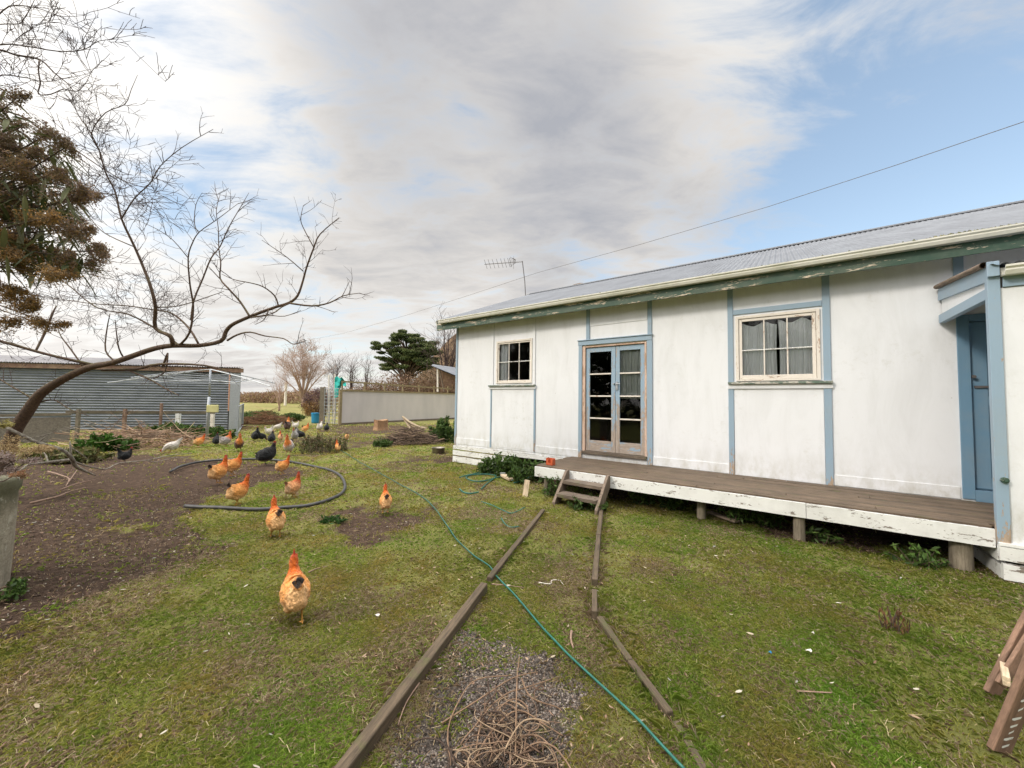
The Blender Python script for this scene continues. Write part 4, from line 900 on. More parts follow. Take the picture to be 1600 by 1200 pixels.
mb=MB();h=Z(493,661,645);mb.tube([(0,0,0),(0,0,h*.1),(0,0,h*.5),(0,0,h*.9),(0,0,h)],[.22,.25,.26,.27,.27],20,True);mb.tube([(0,0,h*.88),(0,0,h*.93)],.285,20);mb.build('body',M['bluepl'],bk,False)
# far lean-to
g=P(700,640,34);g[2]=0;ls=thing('lean_to_shed','open lean-to shed with rusting iron roof beyond the pale fence','shed',g)
def rl(x,y,d): return P(x,y,d)-g
mb=MB();mb.add([rl(674,571,33),rl(725,592,31),rl(725,576,38),rl(676,569,40)],[(0,1,2,3)]);mb.add([rl(674,572,33),rl(725,594,31),rl(725,578,38),rl(676,570.5,40)],[(3,2,1,0)]);
mb.build('roof',M['roof'],ls)
mb=MB();mb.tube([rl(684,612,33)*[1,1,1],rl(684,575,33)],.09,6);mb.build('post',M['cream'],ls);mb=MB();mb.tube([rl(694,612,33),rl(687,578,33)],.07,6);mb.build('brace',M['oldwood'],ls)
mb=MB();mb.add([rl(688,612,36),rl(725,612,36),rl(725,592,36),rl(690,577,36)],[(0,1,2,3)]);
mb.add([rl(688,640,38),rl(725,640,38),rl(725,585,38),rl(690,574,38)],[(0,1,2,3)]);mb.build('back_wall',M['rust'],ls)
# ---------------------------------------------------------------- background trees
def scrub(name,label,cat_,x,y0,dist,rx,rz,n,cols,size=.09,ry=None,twn=0,group=None,mat='leaf',zc=None,twcol='twig'):
    g=P(x,y0,dist);gzv=max(0,(math.hypot(g[0],g[1])-60)*.004);g[2]=gzv
    t=thing(name,label,cat_,g,0,group);ry=ry or rx
    c=ell(n,(0,0,rz*(zc or .9)),(rx,ry,rz),.15);k=rng.normal(size=(40,3));k/=np.linalg.norm(k,axis=1)[:,None]
    lump=ell(40,(0,0,rz*(zc or .9)),(rx*.85,ry*.85,rz*.85),.5);w=rng.integers(0,40,n);c=np.where(rng.random((n,1))<.75,lump[w]+rng.normal(size=(n,3))*np.array([rx,ry,rz])*.14,c);c[:,2]=np.abs(c[:,2])
    lum=(.7+.6*rng.random(40))[w][:,None]
    col=np.array(cols)[rng.integers(0,len(cols),n)]*lum
    v,f,c2=flakes(c,size,col,1.3);tris_obj('crown',v,f,c2,M[mat],t)
    r_=random.Random(int(x*7+dist));mb=MB()
    for _ in range(max(5,twn)):
        w_=wig((r_.gauss(0,rx*.3),r_.gauss(0,ry*.3),0),(r_.gauss(0,.5),r_.gauss(0,.5),1),rz*r_.uniform(1.2,2.1),5,.12,r_);mb.tube(w_,np.linspace(.035,.008,len(w_)).tolist(),4,False)
        if twn: twigs(mb,w_,.012,1,r_,rz*.5,1.4,.3,.8,.006)
    mb.build('stem',M[twcol],t);return t
M['palebark']=simple('pinkish_pale_branches',(.33,.22,.17),(.42,.30,.24),.9,3,bst=0)
def winter_tree(name,label,x,y0,ytop,dist,wpx,matn,seed,levels=3,nmain=9,gz0=0,dens=1.0):
    r_=random.Random(seed);g=P(x,y0,dist);g[2]=gz0;H=P(x,ytop,dist)[2]-gz0;W=wpx/2*dist/FPX
    t=thing(name,label,'tree',g);tm=MB();tw=tm
    rb_=H*.025
    tm.tube([(0,0,-.2),(H*.01,0,H*.1),(0,0,H*.22)],[rb_*1.3,rb_,rb_*.9],7)
    for k in range(nmain):
        a=k*2.4+r_.uniform(-.3,.3);e=r_.uniform(.15,1);tx=W*e*math.cos(a);ty=W*e*math.sin(a);tz=H*(1-.42*e**2.2)*r_.uniform(.9,1.02)
        p0=np.array([0,0,H*r_.uniform(.08,.22)]);p3=np.array([tx,ty,tz]);m1=p0+(p3-p0)*.35+np.array([0,0,H*.05]);m2=p0+(p3-p0)*.7+np.array([r_.gauss(0,W*.05),r_.gauss(0,W*.05),H*.04])
        A=smooth_poly([(*p0,rb_*.6),(*m1,rb_*.4),(*m2,rb_*.22),(*p3,rb_*.05)],3);pts=[q[:3] for q in A];tm.tube(pts,[q[3] for q in A],5,False)
        twigs(tw,pts[2:],rb_*.2,levels-1,r_,H*.30,dens*16/H,.28,.75,H*.0011)
    tm.build('trunk',M[matn],t,True)
winter_tree('winter_tree','broad leafless tree with pinkish fine twigs behind the paddock',473,624,545,62,78,'palebark',3,3,16,0.1,1.15)
winter_tree('winter_tree','slim leafless tree leaning over the conifer beside the cottage corner',697,610,505,44,55,'twig',9,2,9,0)
winter_tree('small_paddock_tree','small crooked leafless tree in the paddock beside the white post',436,636,585,44,36,'palebark',12,2,8,0)
for i,(x,yt,w,d,lb) in enumerate(((523,560,20,40,'thin bare bush rising above the mesh gate'),(548,566,26,42,'bare thorny bush behind the teal cloth'),(572,562,22,48,'bare upright sapling left of the dark conifer'))):
    winter_tree('bare_bush',lb,x,618,yt,d,w,'twig',30+i,2,6,0);
# conifer
g=P(634,624,52);g[2]=0;cf=thing('cypress_tree','dark green flat layered cypress beyond the brown hedge','tree',g);sc=52/FPX
mb=MB();mb.tube([(0,0,-.2),(-.1,0,4),(.15,0,8)],[.45,.3,.12],8);parts=[];rr=random.Random(6)
tiers=[]
for k in range(120):
    a_=rr.uniform(0,6.28);q_=math.sqrt(rr.random());tiers.append((q_*46*math.cos(a_),550+q_*33*math.sin(a_)*(1 if math.sin(a_)>0 else .92),rr.uniform(8,16),rr.uniform(3,6)))
for (dx,y,w,h) in tiers:
    for sub in range(1):
        zc=(P(634,y,52)[2]);c=np.array([(dx+rr.uniform(-w*.4,w*.4))*sc,rr.uniform(-2.6,2.6),zc+rr.uniform(-.3,.3)])
        n=430;p=ell(n,(0,0,0),(w*.8*sc,w*.6*sc,h*.75*sc),.1);ang_=rr.uniform(-.2,.2);p[:,2]+=np.abs(p[:,0])*.12;p+=c
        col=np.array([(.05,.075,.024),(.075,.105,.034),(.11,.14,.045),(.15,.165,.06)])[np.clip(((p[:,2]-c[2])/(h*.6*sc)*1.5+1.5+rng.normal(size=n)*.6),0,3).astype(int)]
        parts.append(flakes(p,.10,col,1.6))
        mb.tube([(0,0,max(3,c[2]-2.4)),(c[0]*.6,c[1]*.6,c[2]-.7),c],[.1,.07,.03],5,False)
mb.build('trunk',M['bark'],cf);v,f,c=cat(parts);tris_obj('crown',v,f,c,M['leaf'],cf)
# hedge masses
BR=[(.17,.095,.06),(.22,.13,.08),(.13,.075,.055),(.27,.18,.11),(.11,.085,.04)]
hedge_parts=[]
def mass(name,pts,n,cols,size,label=None,mat='leaf',depth=2.0):
    P_=[];C_=[]
    for _ in range(n):
        k=rng.integers(0,len(pts)-1);t=rng.random();a=np.array(pts[k]);b=np.array(pts[k+1]);q=a+(b-a)*t
        top=q[3]*(.65+.5*float(vnoise(np.array([q[0]*1.3]),np.array([q[1]*1.3+_%3*5.]),1.1,5)[0]))
        P_.append((q[0]+rng.normal()*depth*.3,q[1]+rng.normal()*depth*.5,q[2]+top*rng.random()**.7));C_.append(cols[rng.integers(0,len(cols))])
    v,f,c=flakes(np.array(P_),size,np.array(C_),1.6);o=tris_obj(name,v,f,c,M[mat]);return o
def wp(x,y,d,h,z0=0):
    g=P(x,y,d);return (g[0],g[1],z0,h)
tag(mass('brown_scrub',[wp(545,620,38,2.7),wp(590,620,38,3.3),(wp(640,620,38,4.1)),wp(715,620,38,4.6),wp(790,620,38,4)],34000,BR,.065,depth=3),'mass of reddish brown leafless scrub behind the pale fence','scrub',kind='stuff')
tag(mass('far_hedgerow',[wp(340,620,95,2.2,.1),wp(400,620,92,2.6,.1),wp(440,620,90,2.8,.1),wp(515,620,80,3.4,.1)],16000,[(.26,.15,.10),(.33,.21,.14),(.18,.11,.08),(.30,.24,.11)],.15,depth=5),'distant brown hedgerow across the far side of the paddock','hedgerow',kind='stuff')
scrub('purple_bush','rounded purple brown bush left of the mesh gate stakes','bush',498,640,34,1.45,1.35,5200,[(.10,.055,.055),(.14,.08,.075),(.07,.04,.045)],.05,twn=10)
scrub('golden_bush','small golden brown bush low beside the left gate post','bush',485,640,33,.8,.75,1500,[(.28,.15,.05),(.2,.12,.05)],.05,twn=4)
scrub('green_shrub','bright green leafy shrub mass at the paddock edge behind the twig pile','shrub',405,648,27,1.7,.36,5200,GREENS*.9,.05,ry=.7)
scrub('green_shrub','low dark green shrub right of the paddock tree trunk','shrub',456,648,26,.9,.30,3000,GREENS*.8,.05,ry=.6)
g=P(446,623,70);wpz=thing('white_marker_post','slim white post standing alone in the far paddock','post',(g[0],g[1],0.04));mb=MB();mb.tube([(0,0,0),(0,0,P(446,598,70)[2])],.22,6);mb.build('shaft',M['cream'],wpz)
# hill
def hill():
    n=60;m=26;vs=[];ctrl=[(655,590),(668,566),(680,552),(692,540),(705,524),(730,505),(800,470),(900,440)]
    xs=np.linspace(600,1100,n);tp=np.interp(xs,[600,640]+[c[0] for c in ctrl],[618,604]+[c[1] for c in ctrl])
    for j in range(m):
        t=j/(m-1)
        for i in range(n):
            d=90+t*70;base=P(xs[i],622,90+t*70);topz=P(xs[i],tp[i],160)[2]
            q=np.array([base[0],base[1],0]);q[2]=topz*t**1.2+(vnoise(np.array([q[0]]),np.array([q[1]]),6,2)[0]-.5)*3*min(1,t*3)
            vs.append(q)
    i=np.arange(n*m).reshape(m,n);f=np.stack([i[:-1,:-1].ravel(),i[:-1,1:].ravel(),i[1:,1:].ravel(),i[1:,:-1].ravel()],1)
    mm,nt,b=newmat('scrubby_hillside');v=coords(nt);nn=noise(nt,v,.35,12,.8)
    lk(nt,ramp(nt,nn,[(.3,(.055,.045,.02)),(.5,(.16,.10,.055)),(.65,(.24,.16,.085)),(.75,(.1,.1,.04))]),b.inputs['Base Color']);b.inputs['Roughness'].default_value=1;bump(nt,b,nn,1,1.5)
    tag(tris_obj('hill',np.array(vs),f,None,mm),kind='structure')
hill()
tag(mass('hillside_scrub',[wp(650,600,70,5,0),wp(680,600,70,7.5,0),wp(715,600,70,10,0),wp(790,600,70,12,0)],16000,[(.12,.085,.05),(.18,.12,.07),(.09,.075,.035),(.22,.15,.09)],.14,depth=8),'brown scrub covering the slope behind the cottage corner','scrub',kind='stuff')
# ---------------------------------------------------------------- yard clutter
def brushpile(name,label,x,y,rx,rz,n,col,seed,Ls=.9,th=.008,ry=None,loc=None,radial=False):
    r_=random.Random(seed);g=np.array(loc) if loc is not None else G(x,y);t=thing(name,label,'brush pile',g);mb=MB();ry=ry or rx*.7
    for k in range(n):
        a=r_.uniform(0,6.28);q=math.sqrt(r_.random());hh=rz*(1-q**1.7)
        c=np.array([rx*q*math.cos(a),ry*q*math.sin(a),hh*r_.random()**.5+.01])
        b=r_.uniform(0,6.28);d=np.array([math.cos(b),math.sin(b)*.6,r_.gauss(0,.12)-.25*q])
        if radial: d=np.array([math.cos(a),math.sin(a),r_.uniform(-.1,.4)])
        L_=Ls*r_.uniform(.35,1.1);w=wig(c-d*L_/2,d,L_,6,.13,r_)
        w=[np.array([p[0],p[1],max(p[2],.006)]) for p in w]
        cc=np.array(col[r_.randrange(len(col))])*r_.uniform(.7,1.3)
        mb.tube(w,np.linspace(th*r_.uniform(.6,1.2),th*.3,len(w)).tolist(),4,False,col=cc)
    mb.build('branches',M['brush'],t);return t
TW=[(.11,.075,.055),(.17,.12,.085),(.07,.05,.04),(.24,.17,.12)]
brushpile('brush_pile','domed heap of dark brown twigs behind the metal bowl','',0,0,.85,.62,520,TW,1,1.0,.011,loc=G(632,694)+np.array([0,.4,0]))if 0 else None
g=G(630,697);g2=g+np.array([-.02,.75,0]);brushpile('brush_pile','domed heap of dark brown twigs in front of the sawn logs',0,0,.95,.55,620,TW,1,1.1,.011,loc=g2)
g=G(400,664);brushpile('brush_pile','orange brown twig heap beyond the metal gate',0,0,1.3,.7,420,[(.2,.1,.055),(.28,.15,.08),(.13,.08,.05)],2,1.4,.012,loc=g+np.array([0,.9,0]))
g=G(190,700);brushpile('brush_pile','pale prunings strewn behind the black hen at the dirt bank',0,0,1.7,.55,260,[(.38,.24,.16),(.28,.18,.12),(.2,.14,.1),(.45,.33,.22)],3,2.2,.013,loc=g+np.array([0,.6,0]))
g=G(225,672);brushpile('bramble_thicket','tangled rusty brown bramble along the shed wall',0,0,4.2,1.15,900,[(.18,.09,.06),(.13,.08,.05),(.22,.13,.08)],5,1.2,.010,ry=.45,loc=g+np.array([0,1.0,0]))
bpy.data.objects['bramble_thicket']['category']='bramble'
# foreground dead vine heap
r_=random.Random(17);g=G(790,1165);vh=thing('dead_vine_heap','tangle of dry curly brown vine stems on the gravel path','vines',g);mb=MB()
for k in range(130):
    a=r_.uniform(0,6.28);L_=r_.uniform(.12,.38);c=np.array([r_.gauss(0,.09),r_.gauss(-.03,.09),r_.uniform(.01,.07)])
    d=np.array([math.cos(a),math.sin(a),r_.uniform(-.1,.5)]);pts=[c];cur=r_.gauss(0,.30)
    for i in range(12):
        ca,sa=math.cos(cur*.5),math.sin(cur*.5);d=np.array([d[0]*ca-d[1]*sa,d[0]*sa+d[1]*ca,d[2]-.05+r_.gauss(0,.05)]);cur+=r_.gauss(0,.15);pts.append(pts[-1]+d/np.linalg.norm(d)*L_/12)
    pts=[np.array([p[0],p[1],max(.004,p[2])]) for p in pts];th=r_.uniform(.0012,.0045)
    mb.tube(smooth_poly([(*p,th) for p in pts],2)[:,:3],th,5,True,col=np.array(r_.choice([(.12,.075,.05),(.20,.13,.085),(.06,.04,.03),(.28,.20,.13)])))
# arcing main stems
for (pl_) in ([(705,1200,.0),(700,1140,.03),(720,1090,.05),(745,1062,.06),(800,1055,.04)],[(735,1200,.02),(770,1140,.06),(810,1110,.07),(855,1135,.03),(880,1150,.01)],[(805,1200,.02),(806,1140,.08),(808,1060,.11),(812,1025,.06)],[(815,1060,.08),(830,1090,.06),(870,1105,.02),(880,1115,.0)],[(690,1130,.02),(745,1095,.05),(800,1060,.04),(840,1050,.03)],[(740,1200,.02),(755,1120,.05),(790,1085,.07),(820,1075,.05),(865,1060,.01)]):
    pts=np.array([G(x,y,z)-g+[0,0,0] for x,y,z in pl_]);q=smooth_poly([(*p,.004) for p in pts],4);mb.tube(q[:,:3],np.linspace(.0045,.003,len(q)).tolist(),6,col=np.array((.21,.135,.085)))
mb.build('stems',M['brush'],vh,True)
# stump, split logs
g=G(594,671);st=thing('tree_stump','sawn pale orange tree stump against the pale fence','stump',g);mb=MB();an=np.linspace(0,2*math.pi,25)[:-1];h=Z(594,671,656)
M['stumpwood']=woodmat('orange_cut_wood',(.36,.22,.12),(.16,.09,.05),(5,5,1),6)
vs=[];fs=[]
rad_=[1+.13*math.sin(3*t+1)+.08*math.sin(7*t) for t in an]
for (k,z) in ((.40,-.05),(.34,h*.25),(.33,h*.7),(.34,h)): vs+=[(k*q*math.cos(t),k*q*math.sin(t),z+(.03*math.sin(2*t) if z==h else 0)) for t,q in zip(an,rad_)]
for i in range(3):
    for j in range(24): fs.append((i*24+j,i*24+(j+1)%24,(i+1)*24+(j+1)%24,(i+1)*24+j))
fs.append(tuple(range(72,96)));mb.add(vs,fs);mb.build('trunk_base',M['stumpwood'],st)
g=G(650,672);pn=thing('curved_bark_slabs','curved split bark slabs leaning together near the pale fence','bark slabs',g)
for k in range(5):
    m_=MB();pts=[np.array([-.75+k*.10,k*.05,.72-k*.12]),np.array([-.35+k*.07,-.1,.45-k*.09]),np.array([.15+k*.05,-.2,.22-k*.04]),np.array([.6,-.2,.12])]
    q=smooth_poly([(*p,.05) for p in pts],4);m_.tube(q[:,:3],.055,6);m_.build('slab',M['oldwood'] if k%2 else M['palewood'],pn)
m_=MB();m_.tube([(-.7,.1,.62),(-.2,-.2,0)],.06,6);m_.build('slab',M['palewood'],pn)
g=G(685,707);bw=thing('metal_bowl','shallow dull metal feed bowl on bare soil near the cottage corner','bowl',g);mb=MB();R_=10*g[1]/FPX;h=.155
an=np.linspace(0,2*math.pi,33)[:-1];vs=[];fs=[];pr=[(R_*.86,0),(R_*.95,.01),(R_*.98,h),(R_*1.04,h+.005),(R_*.95,h),(R_*.9,.03),(0,.03)]
for a,z in pr: vs+=[(a*math.cos(t),a*math.sin(t),z) for t in an]
for i in range(len(pr)-1):
    for j in range(32): fs.append((i*32+j,i*32+(j+1)%32,(i+1)*32+(j+1)%32,(i+1)*32+j))
mb.add(vs,fs);M['bowl']=simple('worn_steel_bowl',(.33,.29,.24),(.2,.18,.15),.35,10,metal=.6);mb.build('body',M['bowl'],bw,True)
# green bush & weeds along wall
def bushy(name,label,x,y,h,rx,n,leaf,cols=GREENS,ry=None,stems=14,lumps=18,group=None,loc=None):
    g=np.array(loc) if loc is not None else G(x,y);t=thing(name,label,'bush',g,0,group);ry=ry or rx*.6;r_=random.Random(int(x+y));ms=MB();cen=[]
    for k in range(stems*3):
        a=r_.uniform(0,6.28);q=math.sqrt(r_.random());b0_=np.array([rx*.8*q*math.cos(a),ry*.8*q*math.sin(a),-.02]);hh=h*(1-.45*q*q)*r_.uniform(.7,1.1)
        tp=b0_+np.array([r_.gauss(0,.08),r_.gauss(0,.08),hh]);ms.tube([b0_,(b0_+tp)/2+[r_.gauss(0,.02)]*3,tp],[.006,.004,.002],4,False)
        m=n//(stems*3);tt=rng.uniform(.05,1,m)**.75;cen.append(b0_+(tp-b0_)*tt[:,None]+rng.normal(size=(m,3))*np.array([leaf*1.3,leaf*1.3,leaf*.6])*(1.2-tt[:,None]*.7))
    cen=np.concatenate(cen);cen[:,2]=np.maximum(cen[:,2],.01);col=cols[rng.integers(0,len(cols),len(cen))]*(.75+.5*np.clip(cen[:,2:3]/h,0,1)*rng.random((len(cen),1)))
    v,f,c=flakes(cen,leaf,col,1.4,(0,0,.3));tris_obj('foliage',v,f,c,M['leaf'],t);ms.build('stem',M['bark'],t);return t
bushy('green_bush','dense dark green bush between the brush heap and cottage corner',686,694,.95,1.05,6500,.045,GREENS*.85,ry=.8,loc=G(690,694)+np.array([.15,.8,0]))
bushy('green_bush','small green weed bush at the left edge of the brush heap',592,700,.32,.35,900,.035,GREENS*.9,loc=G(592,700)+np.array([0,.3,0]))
bushy('spindly_weeds','wispy green and brown weeds in the yard beside the orange necked hen',500,703,.55,1.0,2600,.026,np.array([(.08,.11,.03),(.13,.12,.05),(.16,.11,.06)]),ry=.9,stems=20,loc=G(490,708)+np.array([0,.5,0]))
bushy('green_bush','grassy green weeds at the foot of the wire fence',205,672,.6,2.6,5200,.06,GREENS,ry=.5,stems=22,loc=G(250,688)+np.array([0,.9,0]))
bushy('green_bush','bright green weed patch beside the pale prunings',140,705,.5,.9,3000,.05,np.array([(.06,.14,.015),(.04,.10,.012)]),ry=.6,stems=16,loc=G(142,706)+np.array([0,.4,0]))
bushy('green_bush','mossy green shrubs low on the ground behind the fallen branch',70,715,.35,1.1,2600,.05,np.array([(.09,.12,.03),(.13,.14,.04),(.2,.16,.07)]),ry=.5,stems=16,loc=G(70,724)+np.array([0,.5,0]))
h0=HW(-5.0,-.5,0)
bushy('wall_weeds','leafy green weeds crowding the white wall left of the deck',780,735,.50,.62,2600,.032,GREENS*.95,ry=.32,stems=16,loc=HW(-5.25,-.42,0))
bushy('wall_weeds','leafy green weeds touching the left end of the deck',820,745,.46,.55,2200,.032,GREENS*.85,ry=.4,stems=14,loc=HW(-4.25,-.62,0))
bushy('yard_weed','small dark green leafy weed on the lawn left of the bare soil patch',525,812,.05,.16,260,.024,np.array([(.03,.085,.015),(.045,.11,.02)]),ry=.12,stems=6,loc=G(522,812))
for (x,y,h,rx,n,lb) in ((884,752,.40,.16,420,'yellow green weed climbing between deck post and step'),(862,770,.42,.2,420,'dark weed under the deck beside the leftmost post'),(920,790,.28,.25,420,'low weeds under the steps'),(1005,782,.30,.2,380,'green weed under the deck just right of the steps'),(1055,790,.30,.2,380,'pair of weeds beneath the deck before the second post'),(1155,812,.36,.2,420,'leafy weed behind the second post under the deck'),(1200,815,.30,.2,380,'bright leaved weed midway between two deck posts'),(1285,838,.2,.15,160,'small weed just right of the square topped deck post'),(1440,880,.25,.18,260,'weed in the shade left of the thick end post')):
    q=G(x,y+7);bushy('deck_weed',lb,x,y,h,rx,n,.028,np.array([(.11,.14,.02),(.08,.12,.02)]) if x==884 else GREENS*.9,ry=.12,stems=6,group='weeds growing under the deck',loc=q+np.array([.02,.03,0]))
leafy_plant('dock_plant','withered rusty brown dock plant on the right lawn','plant',1395,985,.19,.10,.011,120,np.array([(.16,.08,.04),(.22,.12,.06),(.10,.06,.03)]),stems=8,elong=1.8)
# planks & small things
def plank(name,label,a,b,w,h,mat='palewood',z=.02,cat_='plank',group=None):
    A=G(*a);B=G(*b);t=(A+B)/2;m_=MB();dv=B-A;m_.beam(A-t+[0,0,z],B-t+[0,0,z],w,h,jit=.03,seg=6)
    o=m_.build(name,M[mat]);o.location=t.tolist();tag(o,label,cat_,group);bv=o.modifiers.new('b','BEVEL');bv.width=.004;return o
plank('plank','short grey white plank lying nearest the wall weeds',(748,727),(759,732),.13,.07,'palewood',.05)
plank('plank','white painted plank lying over the coiled hose',(762,733),(786,744),.12,.05,'whitewood',.05)
plank('plank','pale plank end pointing to the upright board',(786,746),(800,753),.13,.05,'palewood',.05)
plank('plank','brownish plank half under the wall weeds',(776,735),(794,741),.16,.04,'palewood',.04)
gA=G(820,776);t=thing('upright_board','short pale board standing in the lawn left of the deck','board',gA);tp=P(824,750,gA[1]+.05)-gA;m_=MB();m_.beam([0,0,-.02],tp,.09,.03,up=(0,1,0));o=m_.build('plank',M['palewood'],t);bv=o.modifiers.new('b','BEVEL');bv.width=.003
tag(plank('log','grey round log half hidden in wall weeds',(793,733),(814,733),.12,.11,'oldwoodx',.08,'log'))
plank('board','old board lying on the soil under the deck',(1108,806),(1152,822),.10,.03,'oldwoodx',.06,'board')
q=HW(-3.48,-1.24,.507);ct=thing('orange_tub','cut open orange plastic tub on the left end of the deck','tub',q,HROT);mb=MB()
mb.box(-.07,.07,-.05,.05,0,.006);mb.box(-.07,.07,.044,.05,0,.12);mb.box(-.07,-.064,-.05,.05,0,.125);mb.box(.064,.07,-.05,.05,0,.11);mb.box(-.07,-.02,-.05,-.044,0,.11);mb.box(.03,.07,-.05,-.044,0,.10);mb.box(-.02,.03,-.05,-.044,0,.045);mb.build('body',M['orange'],ct)
plank('stick','thin straw coloured stick on the right lawn',(1245,1085),(1300,1088),.008,.008,'stick',.02,'stick')
# edging rails
def railpath(name,label,pts,w,h,hz,mat='rail'):
    q=[G(x,y,hz) for x,y in pts];t=q[0].copy();t[2]=0;m_=MB()
    o=thing(name,label,'edging',t)
    for k,(a,b) in enumerate(zip(q[:-1],q[1:])):
        m_=MB();d=(b-a)/np.linalg.norm(b-a);m_.beam(a-t-[0,0,h/2],b-t-d*.004-[0,0,h/2],w,h,jit=.05,seg=max(2,int(np.linalg.norm(b-a)/.15)));s_=m_.build('timber',M[mat],o);bv=s_.modifiers.new('b','BEVEL');bv.width=.008;bv.segments=2
    return o
railpath('path_edging','left path edging of mossy split timbers running to the camera',[(849,795),(764,902)],.055,.10,.048)
railpath('path_edging','near thick mossy edging timber left of the gravel',[(757,910),(520,1215)],.066,.12,.075)
railpath('path_edging','right path edging of thin broken timbers below the steps',[(940,792),(935,835),(929,905)],.055,.07,.055)
railpath('path_edging','short upright edging block right of the path',[(929,920),(929,955)],.045,.09,.07,'palewood' if 0 else 'rail')
railpath('path_edging','sunken mossy edging timber along the right lawn',[(936,962),(985,1030),(1048,1112)],.045,.05,.035)
railpath('path_edging','buried edging timber end at the bottom of the lawn',[(1055,1125),(1110,1215)],.04,.03,.012)
# poly pipe
def ground_tube(name,label,pts,r0,mat,lift=0,cat_='pipe',k=5,group=None):
    q=smooth_poly([(x,y,0,0) for x,y in pts],k);W_=np.array([G(a[0],a[1],r0+.01) for a in q]);W_[:,2]=gz_(W_[:,0],W_[:,1])+r0*.9+.008+lift
    t=W_[len(W_)//2].copy();m_=MB();m_.tube(W_-t,r0,10);o=m_.build(name,M[mat],None,True);o.location=t.tolist();tag(o,label,cat_,group);return o
ground_tube('poly_pipe','long black poly pipe curling around the hens on the yard',[(266,737),(290,727),(330,720),(400,717),(440,720),(480,726),(510,733),(530,742),(539,755),(535,768),(515,779),(480,787),(440,791),(400,794),(340,793),(289,790)],.027,'plasticpipe')
ground_tube('garden_hose','long green garden hose snaking across lawn and path to the camera',[(532,704),(548,714),(570,727),(620,755),(655,775),(680,797),(700,825),(715,845),(740,868),(765,886),(775,900),(800,926),(850,985),(900,1037),(950,1083),(1000,1130),(1070,1205)],.007,'hose',.012,'hose')
ground_tube('coiled_hose','loose green hose coils on the grass left of the planks',[(718,745),(735,741),(760,738),(790,741),(770,748),(745,752),(728,745),(745,741),(775,743),(760,756),(752,765)],.012,'hose',.012,'hose')
ground_tube('coiled_hose','short curved green hose end left of the coils',[(718,765),(724,770),(735,772),(748,770)],.013,'hose',.01,'hose')
ground_tube('coiled_hose','green hose loops around the upright board',[(800,752),(806,748),(815,744),(822,746),(830,745),(815,752),(803,755)],.011,'hose',.02,'hose')
ground_tube('coiled_hose','faint green hose strand half sunk in the lawn right of the long hose',[(752,784),(770,790),(785,796),(800,800),(820,792)],.008,'hose',.0,'hose')
ground_tube('coiled_hose','green hose strand lying close to the left path timber',[(783,808),(790,818),(800,822),(815,820)],.008,'hose',.0,'hose')
def stick(label,pts,rw=.010,mat='palewood',lift=.0,name='fallen_stick',cat_='stick'):
    q=smooth_poly([(x,y,0,0) for x,y in pts],3);W_=np.array([G(a[0],a[1],.01) for a in q]);W_[:,2]=gz_(W_[:,0],W_[:,1])+rw+lift+.01;t=W_[len(W_)//2].copy();m_=MB();m_.tube(W_-t,np.linspace(rw*1.2,rw*.5,len(W_)).tolist(),6);o=m_.build(name,M[mat],None,True);o.location=t.tolist();tag(o,label,cat_)
stick('long pale stick on the dirt pointing at the concrete tank',[(48,787),(85,778),(110,768),(134,762)],.016,'stick')
stick('thin dark tipped stick above the long pale stick',[(95,765),(120,757),(150,751)],.012,'stick')
stick('forked pale stick left of the black hen',[(75,738),(95,744),(108,750),(103,760)],.014,'stick');stick('forked pale stick prong rising right',[(105,756),(112,748),(122,733)],.012,'stick')
stick('pale straight stick in the lawn behind the nearest hen',[(482,894),(495,888),(511,884)],.006,'stick');stick('curved brown root piece left of the hose on the path',[(893,987),(892,1000),(896,1015)],.009,'stick')
stick('pale twig crossing the hose near the timber joint',[(768,912),(790,914),(820,918)],.005,'stick');stick('thin orange root along the near edging timber',[(655,1070),(635,1100),(622,1135)],.005,'stick')
stick('curling white string on the path beside the soil strip',[(842,910),(860,912),(862,906),(875,906),(880,913)],.004,'cream',name='string',cat_='string')
# fallen mossy branch at left
r=random.Random(70);fb=thing('fallen_branch','thick mossy forked branch lying across the dirt below the trunk','branch',G(110,745));tree_o=np.array(fb.location);tm=MB();tw=MB()
fbl=[([(10,668,5),(55,690,5),(95,702,4.5),(112,716,5),(118,728,5),(135,737,3),(150,743,1.2)],5.9,6.9),([(112,718,4),(85,721,4),(60,724,3.5),(40,728,3),(22,748,3.5)],6.6,5.6),([(110,712,3.5),(110,698,2.4),(109,690,1.5)],6.6,6.6),([(118,722,2.5),(135,728,2),(165,733,1.8),(185,724,1.6),(230,719,1.4),(262,712,1),(300,708,.6)],6.8,9),([(112,700,1.6),(125,708,1.4),(138,718,.7)],6.7,6.9),([(230,720,1.2),(245,722,1),(270,715,.8),(295,716,.5)],8.4,9),([(75,722,2),(72,712,2),(66,704,1)],6.5,6.6),([(50,685,1.4),(120,668,1.2),(190,661,1),(240,662,.5)],6.0,7.2),([(60,690,1.2),(90,672,1),(150,660,.8),(205,640,.4)],6,6.8)]
for l,a,b in fbl:
    q=limb(tm,l,a,b,r,.02,7);twigs(tw,q[0],.006,1,r,.28,2.5,.15,.9,.0016)
shifted(tm);shifted(tw);M['lichenbark']=simple('pale_lichened_bark',(.13,.10,.08),(.36,.34,.28),.95,22,(1,1,1),.7,.01);tm.build('limb',M['lichenbark'],fb,True);tw.build('twigs',M['twig'],fb)
